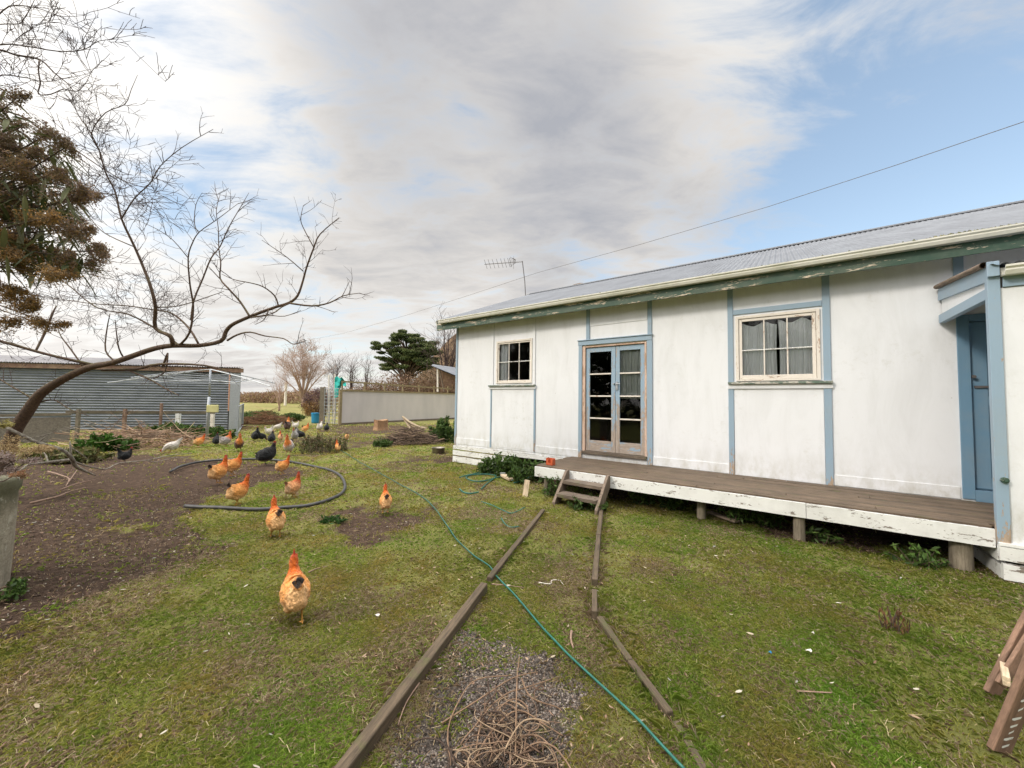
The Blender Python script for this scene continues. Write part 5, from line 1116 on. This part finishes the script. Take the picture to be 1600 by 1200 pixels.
# ladder, bottom right
la=thing('wooden_trestle_ladder','brown wooden trestle ladder with pale paint spots at the lower right edge','ladder',G(1575,1150))
lo=np.array(la.location)
def lp(a,b,w,h,mat,nm,up=None):
    m_=MB();m_.beam(np.array(a)-lo,np.array(b)-lo,w,h,up=(0,0,1) if up is None else up,seg=3,jit=.01);o=m_.build(nm,M[mat],la);bv=o.modifiers.new('b','BEVEL');bv.width=.003;return o
f1=G(1560,1172);t1=P(1660,930,f1[1]*.93)
f2=G(1540,1084);t2=P(1640,905,f2[1]*.98)
side=np.array([.62,-.5,.6])
lp(f1,t1,.028,.105,'ladderwood','leg',(1,0,.45));lp(f2+[.03,0,0],t2,.028,.075,'ladderwood','leg',(1,0,.45));lp(G(1563,1070,.10),t2+[.06,-.02,0],.022,.05,'ladderwood','leg',(1,0,.45))
rA=P(1566,1030,f2[1]*1.0);rB=P(1573,1065,f1[1]*1.07);lp(rA,rB,.028,.05,'palewood','rung');rA=P(1650,955,f2[1]*.98);rB=P(1665,985,f1[1]*1.0);lp(rA,rB,.028,.05,'palewood','rung')
mb=MB();ax1=(t1-f1)/np.linalg.norm(t1-f1);
for k,s_ in enumerate((.03,.07,.105,.14,.18,.23,.28)):
    c=f1+ax1*s_;vv=ray(1560,1100);vv/=np.linalg.norm(vv);sd_=np.cross(ax1,vv);sd_/=np.linalg.norm(sd_);n_=np.cross(ax1,(1,0,.45));n_/=np.linalg.norm(n_)
    if np.dot(n_,vv)>0: n_=-n_
    s2=np.cross(n_,ax1);q=c-lo+n_*.0155
    w_=.030+.012*math.sin(k*2.1);mb.add([q+s2*w_*.6-ax1*.002,q+s2*.01-ax1*.003,q-s2*w_*.5+ax1*.014,q-s2*w_*.55+ax1*.026,q-s2*.004+ax1*.019,q+s2*w_*.6+ax1*.007],[(0,1,2,3,4,5)])
mb.build('paint_spots',M['whitewood'],la)
# litter: small scraps
for (x,y,s_,mt,lb) in ((1203,1024,.013,'bluepl','scrap of bright blue plastic on the right lawn'),(1264,1021,.022,'cream','small white feather tuft on the right lawn'),(1270,993,.012,'cream','curled white scrap above the feather tuft'),(589,965,.02,'cream','pale bark scrap on the lawn right of the nearest hen')):
    g=G(x,y);m_=MB();pts=[(s_*math.cos(a)*(1+.3*math.sin(3*a)),s_*.6*math.sin(a),.02+.006*math.sin(2*a)) for a in np.linspace(0,6.28,9)[:-1]]+[(0,0,.03)];m_.add(pts,[(i,(i+1)%8,8) for i in range(8)]);o=m_.build('litter_scrap',M[mt]);o.location=g.tolist();tag(o,lb,'litter')
tag(mass('unseen_trees',[(-24,2,0,8),(-20,-4,0,9),(-14,-9,0,8),(-7,-12,0,6),(0,-13,0,6.5),(8,-11,0,6),(15,-7,0,5.5)],15000,[(.03,.05,.015),(.05,.07,.02),(.02,.03,.012)],.30,depth=3),'added unseen belt of dark evergreen trees behind the camera, mirrored in the cottage windows','trees',kind='stuff')  # unseen trees added behind the camera to darken window reflections and the lower wall
# ---------------------------------------------------------------- hens
def hen_mat():
    m,nt,b=newmat('feathers');a=N(nt,'ShaderNodeAttribute',attribute_name='Col');v=coords(nt,(1,1,1))
    dn=N(nt,'ShaderNodeMapping');lk(nt,coords(nt,(34,60,60)),dn.inputs[0])
    vo=N(nt,'ShaderNodeTexVoronoi',feature='F1');vo.inputs['Scale'].default_value=1;lk(nt,dn.outputs[0],vo.inputs['Vector'])
    n=noise(nt,coords(nt,(30,90,90)),1,6,.7)
    k=mix(nt,mr(nt,vo.outputs['Distance'],.25,.75),(1.04,1.03,1.01),(.90,.85,.79))
    c=mix(nt,1.0,a.outputs['Color'],k,'MULTIPLY');c=mix(nt,1.0,c,ramp(nt,n,[(.3,(.78,.75,.72)),(.7,(1.15,1.15,1.15))]),'MULTIPLY')
    lk(nt,c,b.inputs['Base Color']);b.inputs['Roughness'].default_value=.75;b.inputs['Specular IOR Level'].default_value=.2
    b.inputs['Sheen Weight'].default_value=.15
    bump(nt,b,math_(nt,'ADD',math_(nt,'MULTIPLY',vo.outputs['Distance'],-1.0),n),.7,.012);return m
M['feather']=hen_mat();M['comb']=simple('red_comb',(.50,.035,.02),(.35,.02,.015),.5,30,bst=0);M['beak']=simple('horn_beak',(.42,.28,.10),(.3,.18,.08),.4,30,bst=0);M['eye']=simple('dark_eye',(.01,.01,.01),None,.1,3,bst=0)
POSE={ # spine (x,z,halfwidth,halfheight)
'stand':[(-.235,.335,.006,.012),(-.215,.322,.022,.04),(-.175,.285,.06,.075),(-.12,.235,.098,.105),(-.04,.205,.118,.112),(.045,.215,.116,.115),(.105,.26,.088,.092),(.135,.31,.062,.064),(.150,.36,.044,.044),(.160,.400,.033,.033),(.170,.432,.029,.030),(.190,.440,.022,.024),(.204,.436,.008,.009)],
'tailup':[(-.225,.42,.004,.010),(-.205,.385,.016,.035),(-.175,.32,.04,.065),(-.125,.25,.092,.10),(-.04,.205,.115,.112),(.045,.215,.112,.112),(.11,.26,.08,.085),(.14,.31,.055,.057),(.155,.35,.040,.040),(.163,.385,.031,.031),(.172,.41,.028,.029),(.192,.415,.020,.022),(.205,.41,.007,.008)],
'peck':[(-.215,.43,.004,.012),(-.195,.385,.018,.04),(-.165,.32,.045,.07),(-.115,.255,.094,.10),(-.035,.215,.115,.11),(.045,.20,.108,.105),(.105,.175,.075,.08),(.145,.14,.05,.055),(.170,.105,.038,.038),(.188,.075,.030,.030),(.200,.052,.027,.026),(.212,.032,.018,.018),(.218,.02,.006,.006)],
'plump':[(-.245,.26,.006,.012),(-.22,.25,.05,.05),(-.175,.235,.10,.09),(-.11,.21,.135,.12),(-.03,.195,.145,.128),(.05,.21,.138,.13),(.11,.265,.105,.11),(.14,.32,.072,.075),(.152,.37,.048,.048),(.160,.408,.034,.034),(.170,.437,.029,.030),(.190,.444,.022,.024),(.204,.44,.008,.009)]}
PAL={'buff':dict(body=(.72,.335,.10),neck=(.56,.125,.014),tail=(.06,.045,.04),leg=(.50,.26,.05),fluff=(.82,.50,.24),mot=.25),
'red':dict(body=(.72,.36,.17),neck=(.45,.085,.018),tail=(.28,.13,.07),leg=(.45,.22,.05),fluff=(.62,.40,.25),mot=.35),
'black':dict(body=(.012,.014,.016),neck=(.014,.013,.014),tail=(.012,.015,.016),leg=(.12,.10,.09),fluff=(.012,.014,.017),mot=.4),
'white':dict(body=(.66,.64,.62),neck=(.66,.64,.60),tail=(.7,.69,.68),leg=(.42,.26,.10),fluff=(.62,.60,.57),mot=.1),
'grey':dict(body=(.36,.34,.35),neck=(.60,.16,.03),tail=(.52,.50,.50),leg=(.4,.24,.12),fluff=(.45,.42,.42),mot=.5),
'pale':dict(body=(.50,.48,.47),neck=(.62,.20,.04),tail=(.06,.05,.05),leg=(.4,.26,.14),fluff=(.56,.53,.51),mot=.35),
'brown':dict(body=(.085,.05,.045),neck=(.60,.22,.05),tail=(.03,.025,.025),leg=(.25,.15,.08),fluff=(.10,.06,.055),mot=.7),
'speck':dict(body=(.30,.30,.31),neck=(.42,.41,.41),tail=(.5,.5,.5),leg=(.35,.25,.15),fluff=(.35,.35,.36),mot=.9)}
_hc={}
def hen_meshes(pose,pal,stride,vox):
    key=(pose,pal,stride)
    if key in _hc: return _hc[key]
    sp=np.array(POSE[pose]);pc=PAL[pal]
    if pose!='peck': sp[:,0]=np.where(sp[:,0]<.1,sp[:,0]*.74,sp[:,0]-.026);sp[2:8,1]+=np.array([.0,.0,.012,.022,.02,.01]);sp[2:8,3]*=1.12;sp[9:11,2:]*=1.22;sp[11,2:]*=1.1;sp[3:6,2]*=1.0
    q=smooth_poly([tuple(s) for s in sp],3);seg=20;an=np.arange(seg)*2*math.pi/seg;bm=MB()
    C=np.stack([q[:,0],np.zeros(len(q)),q[:,1]],1);T=np.gradient(C,axis=0);T/=np.linalg.norm(T,axis=1)[:,None]
    vs=[];rs=np.random.default_rng(len(key[0])+stride*3)
    for i in range(len(q)):
        n_=np.array([-T[i][2],0,T[i][0]]);hw,hh=max(q[i,2],.003),max(q[i,3],.003)
        for a in an:
            vs.append(C[i]+np.array([0,1,0])*hw*math.cos(a)*(1+.10*(math.sin(a)<-.2))+n_*hh*math.sin(a))
    fs=[(i*seg+j,i*seg+(j+1)%seg,(i+1)*seg+(j+1)%seg,(i+1)*seg+j) for i in range(len(q)-1) for j in range(seg)]
    fs.append(tuple(range(seg))[::-1]);fs.append(tuple((len(q)-1)*seg+j for j in range(seg)));bm.add(vs,fs)
    # fluffy thighs and vent
    def blob_(c,r_):
        u=np.linspace(0,math.pi,9);vs=[];fs=[]
        for a in u:
            for b in np.arange(12)*math.pi/6: vs.append((c[0]+r_[0]*math.sin(a)*math.cos(b),c[1]+r_[1]*math.sin(a)*math.sin(b),c[2]+r_[2]*math.cos(a)))
        for i in range(8):
            for j in range(12): fs.append((i*12+j,(i+1)*12+j,(i+1)*12+(j+1)%12,i*12+(j+1)%12))
        bm.add(vs,fs)
    for s_ in(-1,1): blob_((-.04,s_*.055,.15),(.062,.048,.07));blob_((-.01,s_*.095,.22),(.105,.032,.062))
    blob_((-.13,0,.185),(.075,.085,.07))
    legs=[]
    for s_ in(-1,1):
        dx=(.045 if s_>0 else -.05)*stride;lift=.05 if (stride==2 and s_>0) else 0
        hip=(-.03,s_*.05,.12);kn=(-.02+dx*.3,s_*.052,.085+lift*.6);ft=(.0+dx,s_*.052,.012+lift)
        bm.tube([hip,kn,ft],[.022,.0095,.008],8)
        for ang_ in (-.5,0,.5,math.pi): bm.tube([ft,(ft[0]+.03*math.cos(ang_),ft[1]+.03*math.sin(ang_),ft[2]-.002),(ft[0]+.05*math.cos(ang_)*(.5 if ang_>3 else 1),ft[1]+.05*math.sin(ang_),ft[2]-.005)],[.0075,.0065,.004],6)
    o=bm.build('tmp_body',M['feather']);md=o.modifiers.new('r','REMESH');md.mode='VOXEL';md.voxel_size=vox;md.use_smooth_shade=True
    sm_=o.modifiers.new('s','SMOOTH');sm_.factor=.5;sm_.iterations=2
    dg=bpy.context.evaluated_depsgraph_get();me=bpy.data.meshes.new_from_object(o.evaluated_get(dg));bpy.data.objects.remove(o)
    n=len(me.vertices);co_=np.zeros(n*3,np.float32);me.vertices.foreach_get('co',co_);co_=co_.reshape(-1,3).astype(float)
    # feather raggedness
    nn=np.zeros(n*3,np.float32);me.vertices.foreach_get('normal',nn);nn=nn.reshape(-1,3)
    body=co_[:,2]>.105
    rag=(vnoise(co_[:,0]*1+co_[:,1],co_[:,2]-co_[:,1],.022,5)-.5)*.012+(vnoise(co_[:,0]-co_[:,2],co_[:,1]+co_[:,2]*.5,.011,6)-.5)*.006
    co_+=nn*(rag*body)[:,None];me.vertices.foreach_set('co',co_.astype(np.float32).ravel())
    d2=((co_[:,None,::2]-C[None,:,::2])**2).sum(2);k=d2.argmin(1)/(len(q)-1)*12
    col=np.tile(np.array(pc['body']),(n,1))
    jn=vnoise(co_[:,0],co_[:,2]+co_[:,1],.03,9)-.5
    nk=np.clip((k+jn*1.2-5.4)/1.3,0,1)[:,None];col=col*(1-nk)+np.array(pc['neck'])*nk
    # hackle tips paler at the base of the neck
    tl=np.clip((1.35-(k+jn*.5))/.5,0,1)[:,None];col=col*(1-tl)+np.array(pc['tail'])*tl
    lo=((co_[:,2]<.19)&(k<6.5)&(k>1)).astype(float)*np.clip((.19-co_[:,2])/.05,0,1);col=col*(1-lo[:,None])+np.array(pc['fluff'])*lo[:,None]
    rear=(np.clip((-.10-co_[:,0])/.05,0,1)*(k>1.4))[:,None];col=col*(1-rear)+np.array(pc['fluff'])*rear
    hd=np.clip((k+.0-9.6)/.5,0,1)[:,None] if pal!='white' else np.zeros((n,1))
    face=np.array((.42,.06,.03) if pal not in('black',) else (.10,.03,.02));col=col*(1-hd*.75)+face*hd*.75
    mot=1+.6*pc['mot']*(vnoise(co_[:,0],co_[:,1]*1.3+co_[:,2],.02,12)-.5)*1.6;col=col*np.clip(mot,.25,1.6)[:,None]
    lg=np.clip((.115-co_[:,2]-np.maximum(0,(np.abs(co_[:,1])-.07))*0)/.012,0,1)*(np.abs(np.abs(co_[:,1])-.052)<.055) if pose!='peck' else np.clip((.10-co_[:,2])/.012,0,1)*(co_[:,0]<.08)
    lg=lg[:,None];col=col*(1-lg)+np.array(pc['leg'])*lg
    a=me.color_attributes.new('Col','FLOAT_COLOR','POINT');a.data.foreach_set('color',np.concatenate([col,np.ones((n,1))],1).astype(np.float32).ravel())
    me.name='hen_body'
    # head direction
    hp_=C[-1];hd_=C[-1]-C[-6];hd_/=np.linalg.norm(hd_);fw=np.array([1,0,-.1]) if pose!='peck' else np.array([.35,0,-.93]);fw=fw/np.linalg.norm(fw);up=np.array([-fw[2],0,fw[0]])
    hc=np.array([q[-5,0],0,q[-5,1]]);hc=np.array([sp[10][0],0,sp[10][1]])
    cm=MB();prf=[(-.026,.024),(-.024,.058),(-.010,.046),(-.003,.068),(.007,.048),(.014,.064),(.020,.042),(.029,.044),(.033,.020)]
    for y in(-.007,.007): cm.add([hc+fw*a+up*b+[0,y*(1.2-b*10),0] for a,b in prf]+[hc+fw*.005+up*.012+[0,y,0]],[(i,i+1,9) if y>0 else (9,i+1,i) for i in range(8)])
    cm.add([hc+fw*a+up*b+[0,y*(1.2-b*10),0] for y in(-.004,.004) for a,b in prf],[(i,i+1,i+10,i+9) for i in range(8)])
    wm=MB()
    for s_ in(-1,1): wm.tube([hc+fw*.026+up*-.012+[0,s_*.010,0],hc+fw*.025+[0,s_*.012,-.03],hc+fw*.022+[0,s_*.010,-.042]],[.006,.009,.003],6)
    bk_=MB();bk_.tube([hc+fw*.030,hc+fw*.045-up*.003,hc+fw*.055-up*.009],[.0085,.006,.0015],7)
    ey=MB()
    for s_ in(-1,1): ey.tube([hc+fw*.012+up*.008+[0,s_*.022,0],hc+fw*.012+up*.008+[0,s_*.030,0]],[.0055,.003],8)
    # tail feathers: overlapping narrow blades
    tf=MB();tp=np.array([sp[1][0],0,sp[1][1]]);td=np.array([sp[0][0]-sp[3][0],0,sp[0][1]-sp[3][1]]);td/=np.linalg.norm(td)
    if pose=='stand': td=np.array([-.45,0,.89])
    if pose=='plump': td=np.array([-.9,0,.3])
    base_=np.array([sp[2][0],0,sp[2][1]])
    Lt={'stand':.10,'tailup':.17,'peck':.17,'plump':.07}[pose]
    for kx in range(13):
        sgn=(kx-6)/6;d=td+np.array([0,sgn*.38,-abs(sgn)*.45]);d/=np.linalg.norm(d);side=np.cross(d,[0,1,0]);side/=np.linalg.norm(side)
        L_=Lt*(1-.25*abs(sgn));p=base_+np.array([0,sgn*.012,0])+td*.01
        wv=.017;cc=np.array(pc['tail'])*(.8+.4*((kx*7)%5)/5)
        tf.add([p-side*wv*.6,p+side*wv*.6,p+d*L_*.6+side*wv,p+d*L_+side*wv*.3,p+d*L_-side*wv*.3,p+d*L_*.6-side*wv],[(0,1,2,5),(5,2,3,4)],cc)
    out=[('body',me)]
    for nm,b_,mt in(('comb',cm,'comb'),('wattle',wm,'comb'),('beak',bk_,'beak'),('eye',ey,'eye'),('tail_feathers',tf,'feather')):
        ob=b_.build('tmp',M[mt],None,nm in('wattle','beak'));out.append((nm,ob.data));ob.data.name='hen_'+nm;bpy.data.objects.remove(ob)
    _hc[key]=out;return out
HENS=[ # px, foot y, height px, heading deg (0 right, 90 away, 180 left), pose, palette, stride, name, label
(460,970,99,97,'stand','buff',2,'nearest orange hen walking away on the lawn, one foot lifted'),
(430,838,61,102,'stand','buff',1,'buff hen walking away just inside the near side of the pipe'),
(602,802,44,95,'stand','buff',0,'buff hen scratching at the round bare soil patch, seen from behind'),
(371,789,46,25,'stand','buff',1,'buff hen with dark red neck standing just above the near pipe end'),
(460,777,38,35,'stand','red',0,'reddish hen with dark chestnut head inside the pipe loop, right of centre'),
(342,756,42,35,'stand','buff',0,'buff hen with black tail in the front of the overlapping pair on the soil'),
(363,744,36,15,'stand','buff',1,'buff hen partly hidden behind the left hen of the overlapping pair'),
(441,742,29,10,'stand','buff',1,'pale buff hen with black tail in front of the big black hen'),
(415,727,36,5,'plump','black',0,'largest black hen standing beside the far side of the pipe'),
(450,711,33,250,'stand','pale',0,'white breasted hen with bright orange neck facing the camera'),
(354,699,24,15,'stand','grey',0,'pale grey hen with orange head left of the metal gate'),
(373,706,29,280,'stand','brown',0,'dark brown hen with orange neck standing before the metal gate foot'),
(338,697,20,80,'plump','black',0,'small black hen immediately left of the pale grey hen'),
(310,700,21,20,'stand','buff',0,'buff hen with orange head right of the white fence post'),
(265,707,23,190,'peck','white',0,'white hen pecking with raised tail near the white post'),
(196,723,24,5,'tailup','black',0,'lone black hen on the dirt below the pale prunings'),
(400,689,22,70,'plump','black',0,'upright black hen at the left of the far black trio'),
(410,689,17,40,'peck','black',0,'middle pecking hen of the far black trio'),
(420,682,17,200,'tailup','white',0,'white hen with raised tail just behind the far black trio'),
(424,693,20,75,'plump','black',0,'black hen at the right of the far trio, before the white tail'),
(438,690,17,100,'stand','red',0,'small reddish hen between the far black trio and orange necked hen'),
(460,690,22,250,'tailup','speck',0,'speckled grey hen just right of the orange necked white hen'),
(470,687,18,330,'peck','black',0,'black hen pecking to the right of the speckled hen'),
(432,673,13,190,'peck','white',0,'leftmost small white hen in the far row before the paddock'),
(449,675,23,75,'stand','brown',0,'dark hen with orange head between two far white hens'),
(462,671,14,10,'tailup','white',0,'white hen with tail and head raised in the far row'),
(477,677,16,30,'stand','buff',0,'fluffy buff hen in the far row left of the blue barrel'),
(499,675,18,60,'stand','white',0,'pale grey white hen below the mesh gate post'),
(510,675,15,80,'plump','black',0,'farthest right black hen below the mesh gate'),
(542,689,14,90,'peck','buff',0,'buff hen pecking below the left end of the pale fence'),
(527,707,19,110,'stand','buff',0,'buff hen beside the start of the green garden hose')]
for (x,y,hpx,hd,pose,pal,st_,lb) in HENS:
    g=G(x,y);dep=float((CM@(g-EYE))[2]);sc=hpx*dep/FPX/{'stand':.485,'tailup':.47,'peck':.44,'plump':.49}[pose]
    az=math.atan2(g[0],g[1]);vox=.0055 if y>750 else .008
    e=thing('hen',lb,'hen',(g[0],g[1],gz_(np.array([g[0]]),np.array([g[1]]))[0]+.004),rad(hd)-az,'hens scattered over the yard');e.rotation_euler.y=rad(random.uniform(-7,5));e.scale=(sc*.86,sc*.80,sc) if pose!='plump' else (sc*.95,sc*.85,sc)
    for nm,me in hen_meshes(pose,pal,st_,vox):
        o=bpy.data.objects.new(nm,me);COL.objects.link(o);o.parent=e
# ---------------------------------------------------------------- grass, gravel, leaves
def in_view(x,y,margin=120):
    px,py,dp=proj(np.stack([x,y,np.zeros(len(x))],1));return (dp>.3)&(px>-margin)&(px<1600+margin)&(py<1200+margin*2)
def house_uv(x,y):
    p=np.stack([x,y],1)-HO[:2];return p@UD[:2],p@VD[:2]
def scatter(r0,r1,dens):
    n=int(math.pi*(r1*r1-r0*r0)*dens*.62);a=rng.uniform(rad(20),rad(160),n);rr_=np.sqrt(rng.uniform(r0*r0,r1*r1,n));x=rr_*np.cos(a);y=rr_*np.sin(a);k=in_view(x,y);x=x[k];y=y[k];u,v=house_uv(x,y)
    k=~((v<.02)&(u>-7.2));return x[k],y[k]
fringe=[]
for (ln,dn) in (([(849,795),(764,902)],420),([(757,910),(520,1215)],700),([(940,792),(935,835),(929,905),(929,955),(936,962),(985,1030),(1048,1112),(1110,1215)],700)):
    for a_,b_ in zip(ln[:-1],ln[1:]):
        A=G(*a_)[:2];B=G(*b_)[:2];L_=np.linalg.norm(B-A);n=int(L_*dn);t_=rng.random(n);off=rng.choice([-1,1],n)*(.035+np.abs(rng.normal(size=n))*.02);nn_=np.array([-(B-A)[1],(B-A)[0]])/L_
        p=A+(B-A)*t_[:,None]+nn_*off[:,None];k=fbm(p[:,0],p[:,1],.25,303,3)>.42;fringe.append(p[k])
fringe=np.concatenate(fringe)
parts=[]
for (r0,r1,dens,h,w) in ((0,0,0,.042,.0015),)+ ((1.0,2.5,15500,.019,.0012),(2.5,4.2,8000,.021,.0016),(4.2,6.5,3400,.024,.0025),(6.5,10,1000,.032,.0046),(10,16,360,.038,.008),(16,26,90,.055,.018)):
    if r1==0: x,y=fringe[:,0],fringe[:,1]
    else: x,y=scatter(r0,r1,dens)
    d=mask(x,y,DIRT);g_=mask(x,y,GRAV,.12,9);lush=mask(x,y,[(LUSH,1.0)],.9,21)
    t=fbm(x,y,.5,31,4);t2=fbm(x,y,1.7,41,3);t3=fbm(x,y,.16,61,3)
    keep=rng.random(len(x))<np.clip(1.15-np.clip((d-.25+(t2-.5)*1.4)*1.9,0,1)*1.08-np.clip((g_-.3+(t-.45)*-1.6)*2,0,1)*1.1,0.02,1)*(.34+.9*np.clip((t-.36)*4.5,0,1))+(1.0 if r1==0 else 0)
    x=x[keep];y=y[keep];t=t[keep];t2=t2[keep];t3=t3[keep];lush=lush[keep];d=d[keep];n=len(x)
    z=gz_(x,y)-.03*np.minimum(d,1)
    hh=h*rng.uniform(.35,1.25,n)*(.55+1.0*np.clip(t3,.1,.9))*(1+.25*lush)
    az=rng.uniform(0,6.283,n);lean=rng.uniform(.5,2.4,n)
    dx=np.cos(az)*lean;dy=np.sin(az)*lean;bx=-np.sin(az)*w;by=np.cos(az)*w;bx=bx*rng.uniform(.7,1.5,n)
    b0_=np.stack([x-bx,y-by,z-.004],1);b1=np.stack([x+bx,y+by,z-.004],1)
    m0=np.stack([x+dx*hh*.4-bx*.7,y+dy*hh*.4-by*.7,z+hh*.62],1);m1=np.stack([x+dx*hh*.4+bx*.7,y+dy*hh*.4+by*.7,z+hh*.62],1)
    tp=np.stack([x+dx*hh,y+dy*hh,z+hh*np.clip(1.15-lean*.4,.35,1)],1)
    v=np.stack([b0_,b1,m1,tp,m0],1).reshape(-1,3);f=np.arange(5*n).reshape(n,5)
    dry=np.clip((fbm(x,y,.55,71,5)-.47)*4.5,0,1)*(1-.6*lush)*.62+.14
    isdry=rng.random(n)<dry
    gcol=np.array([(.225,.25,.05),(.28,.29,.06),(.32,.315,.08),(.175,.21,.045)])[rng.integers(0,4,n)]
    scol=np.array([(.42,.325,.20),(.34,.25,.16),(.50,.41,.28),(.26,.185,.12)])[rng.integers(0,4,n)]
    gn=np.clip((fbm(x,y,.45,131,4)-.5)*4,-1,1)[:,None];gcol=gcol*(.95+.5*t2)[:,None]*(1+np.array([-.22,.06,-.22])*gn)*(1+np.array([-.28,-.10,-.32])*lush[:,None])
    c=np.where(isdry[:,None],scol,gcol);parts.append((v,f,np.repeat(c,5,0)))
v,f,c=cat(parts);print('grass blades',len(f));o=tris_obj('grass',v,f,c,M['grass']);tag(o,'short patchy green and straw coloured lawn grass','grass',kind='stuff')
# gravel stones
x,y=scatter(1.0,3.6,9000);g_=mask(x,y,GRAV,.12,9);k=rng.random(len(x))<np.clip((g_-.25)*1.6,0,1)*np.clip((fbm(x,y,.35,15)-.30)*4,0.05,1);x=x[k];y=y[k]
x2,y2=scatter(1.5,9,420);d2_=mask(x2,y2,DIRT);k=rng.random(len(x2))<np.clip(d2_,0.05,1)*.9;nx_=len(x);x=np.concatenate([x,x2[k]]);y=np.concatenate([y,y2[k]])
n=len(x);oct_=np.array([(1,0,0),(0,1,0),(-1,0,0),(0,-1,0),(0,0,1),(0,0,-1)],float);of=np.array([(0,1,4),(1,2,4),(2,3,4),(3,0,4),(1,0,5),(2,1,5),(3,2,5),(0,3,5)])
s_=rng.uniform(.003,.0085,n);s_[nx_:]=rng.uniform(.003,.009,n-nx_)*rng.choice([.6,1,1.4],n-nx_)
A=rng.uniform(0,6.28,n);ca,sa=np.cos(A),np.sin(A);V=oct_[None]*s_[:,None,None]*rng.uniform(.6,1.3,(n,6,1))*np.array([1.2,.9,.65]);V=np.stack([V[:,:,0]*ca[:,None]-V[:,:,1]*sa[:,None],V[:,:,0]*sa[:,None]+V[:,:,1]*ca[:,None],V[:,:,2]],2)
V+=np.stack([x,y,gz_(x,y)+s_*.25-.002-np.where(np.arange(n)>=nx_,.022,0)],1)[:,None,:]
F=(of[None]+np.arange(n)[:,None,None]*6).reshape(-1,3);pc_=np.array([(.12,.10,.087),(.18,.15,.13),(.075,.06,.05),(.26,.225,.195),(.15,.105,.08)])[rng.integers(0,5,n)]
pc_[nx_:]=np.array([(.22,.17,.13),(.10,.066,.048),(.42,.37,.31),(.07,.046,.034)])[rng.choice(4,n-nx_,p=[.15,.4,.07,.38])]
o=tris_obj('gravel',V.reshape(-1,3),F,np.repeat(pc_,6,0),M['pebble']);tag(o,'fine grey gravel and scattered small stones on path and soil','gravel',kind='stuff');print('stones',n)
# fallen leaves and twig litter
x,y=scatter(1.2,14,60);k=rng.random(len(x))<np.clip((fbm(x,y,.8,91,4)-.46)*5,.08,1);x=x[k];y=y[k];n=len(x);hl=rng.uniform(.004,.017,n)**1.0;cen=np.stack([x,y,gz_(x,y)+.018],1)
col=np.array([(.30,.19,.13),(.36,.26,.18),(.36,.29,.21),(.19,.115,.08),(.42,.38,.31)])[rng.choice(5,n,p=[.37,.23,.07,.30,.03])]
a=rng.uniform(0,6.28,n);ax_=np.stack([np.cos(a),np.sin(a),rng.normal(size=n)*.15],1);b_=np.stack([-np.sin(a),np.cos(a),rng.normal(size=n)*.3],1);L_=hl[:,None]*1.3;W_=hl[:,None]*rng.uniform(.15,.5,(n,1))
v=np.stack([cen-ax_*L_,cen+b_*W_,cen+ax_*L_+[0,0,.004],cen-b_*W_],1).reshape(-1,3);p1=(v,np.arange(4*n).reshape(n,4),np.repeat(col,4,0))
x,y=scatter(1.2,7,60);n=len(x);cen=np.stack([x,y,gz_(x,y)+.014],1);a=rng.uniform(0,6.28,n);hl=rng.uniform(.008,.034,n)[:,None];ax_=np.stack([np.cos(a),np.sin(a),rng.normal(size=n)*.12],1)*hl;b_=np.stack([-np.sin(a),np.cos(a),np.zeros(n)],1)*.0011
col=np.array([(.36,.27,.15),(.24,.16,.10),(.44,.36,.22)])[rng.integers(0,3,n)]
v=np.stack([cen-ax_-b_,cen-ax_+b_,cen+ax_+b_,cen+ax_-b_],1).reshape(-1,3);v,f,c=cat([p1,(v,np.arange(4*n).reshape(n,4),np.repeat(col,4,0))])
x,y=scatter(1.5,8,2.4);n=len(x);cen=np.stack([x,y,gz_(x,y)+.022],1);a=rng.uniform(0,6.28,n);hl=rng.uniform(.010,.028,n)[:,None];ax_=np.stack([np.cos(a),np.sin(a),rng.normal(size=n)*.1],1)*hl;b_=np.stack([-np.sin(a),np.cos(a),rng.normal(size=n)*.25],1)*hl*.32
col=np.array([(.38,.32,.23),(.30,.21,.14),(.24,.24,.20),(.46,.42,.34)])[rng.integers(0,4,n)]
mid_=cen+[0,0,.006];v3=np.stack([cen-ax_,cen-ax_*.3-b_,cen+ax_*.5-b_*.8,cen+ax_,cen+ax_*.5+b_*.8,cen-ax_*.3+b_],1).reshape(-1,3);q6=np.arange(6*n).reshape(n,6)
f3=np.concatenate([q6[:,[0,1,2,5]],q6[:,[5,2,3,4]]]);v,f,c=cat([(v,f,c),(v3,f3,np.repeat(col,6,0))])
o=tris_obj('leaf_litter',v,f,c,M['fleck']);tag(o,'scattered dead leaves, straw and bark scraps over lawn and dirt','leaf litter',kind='stuff')
print('objects',len(bpy.data.objects))
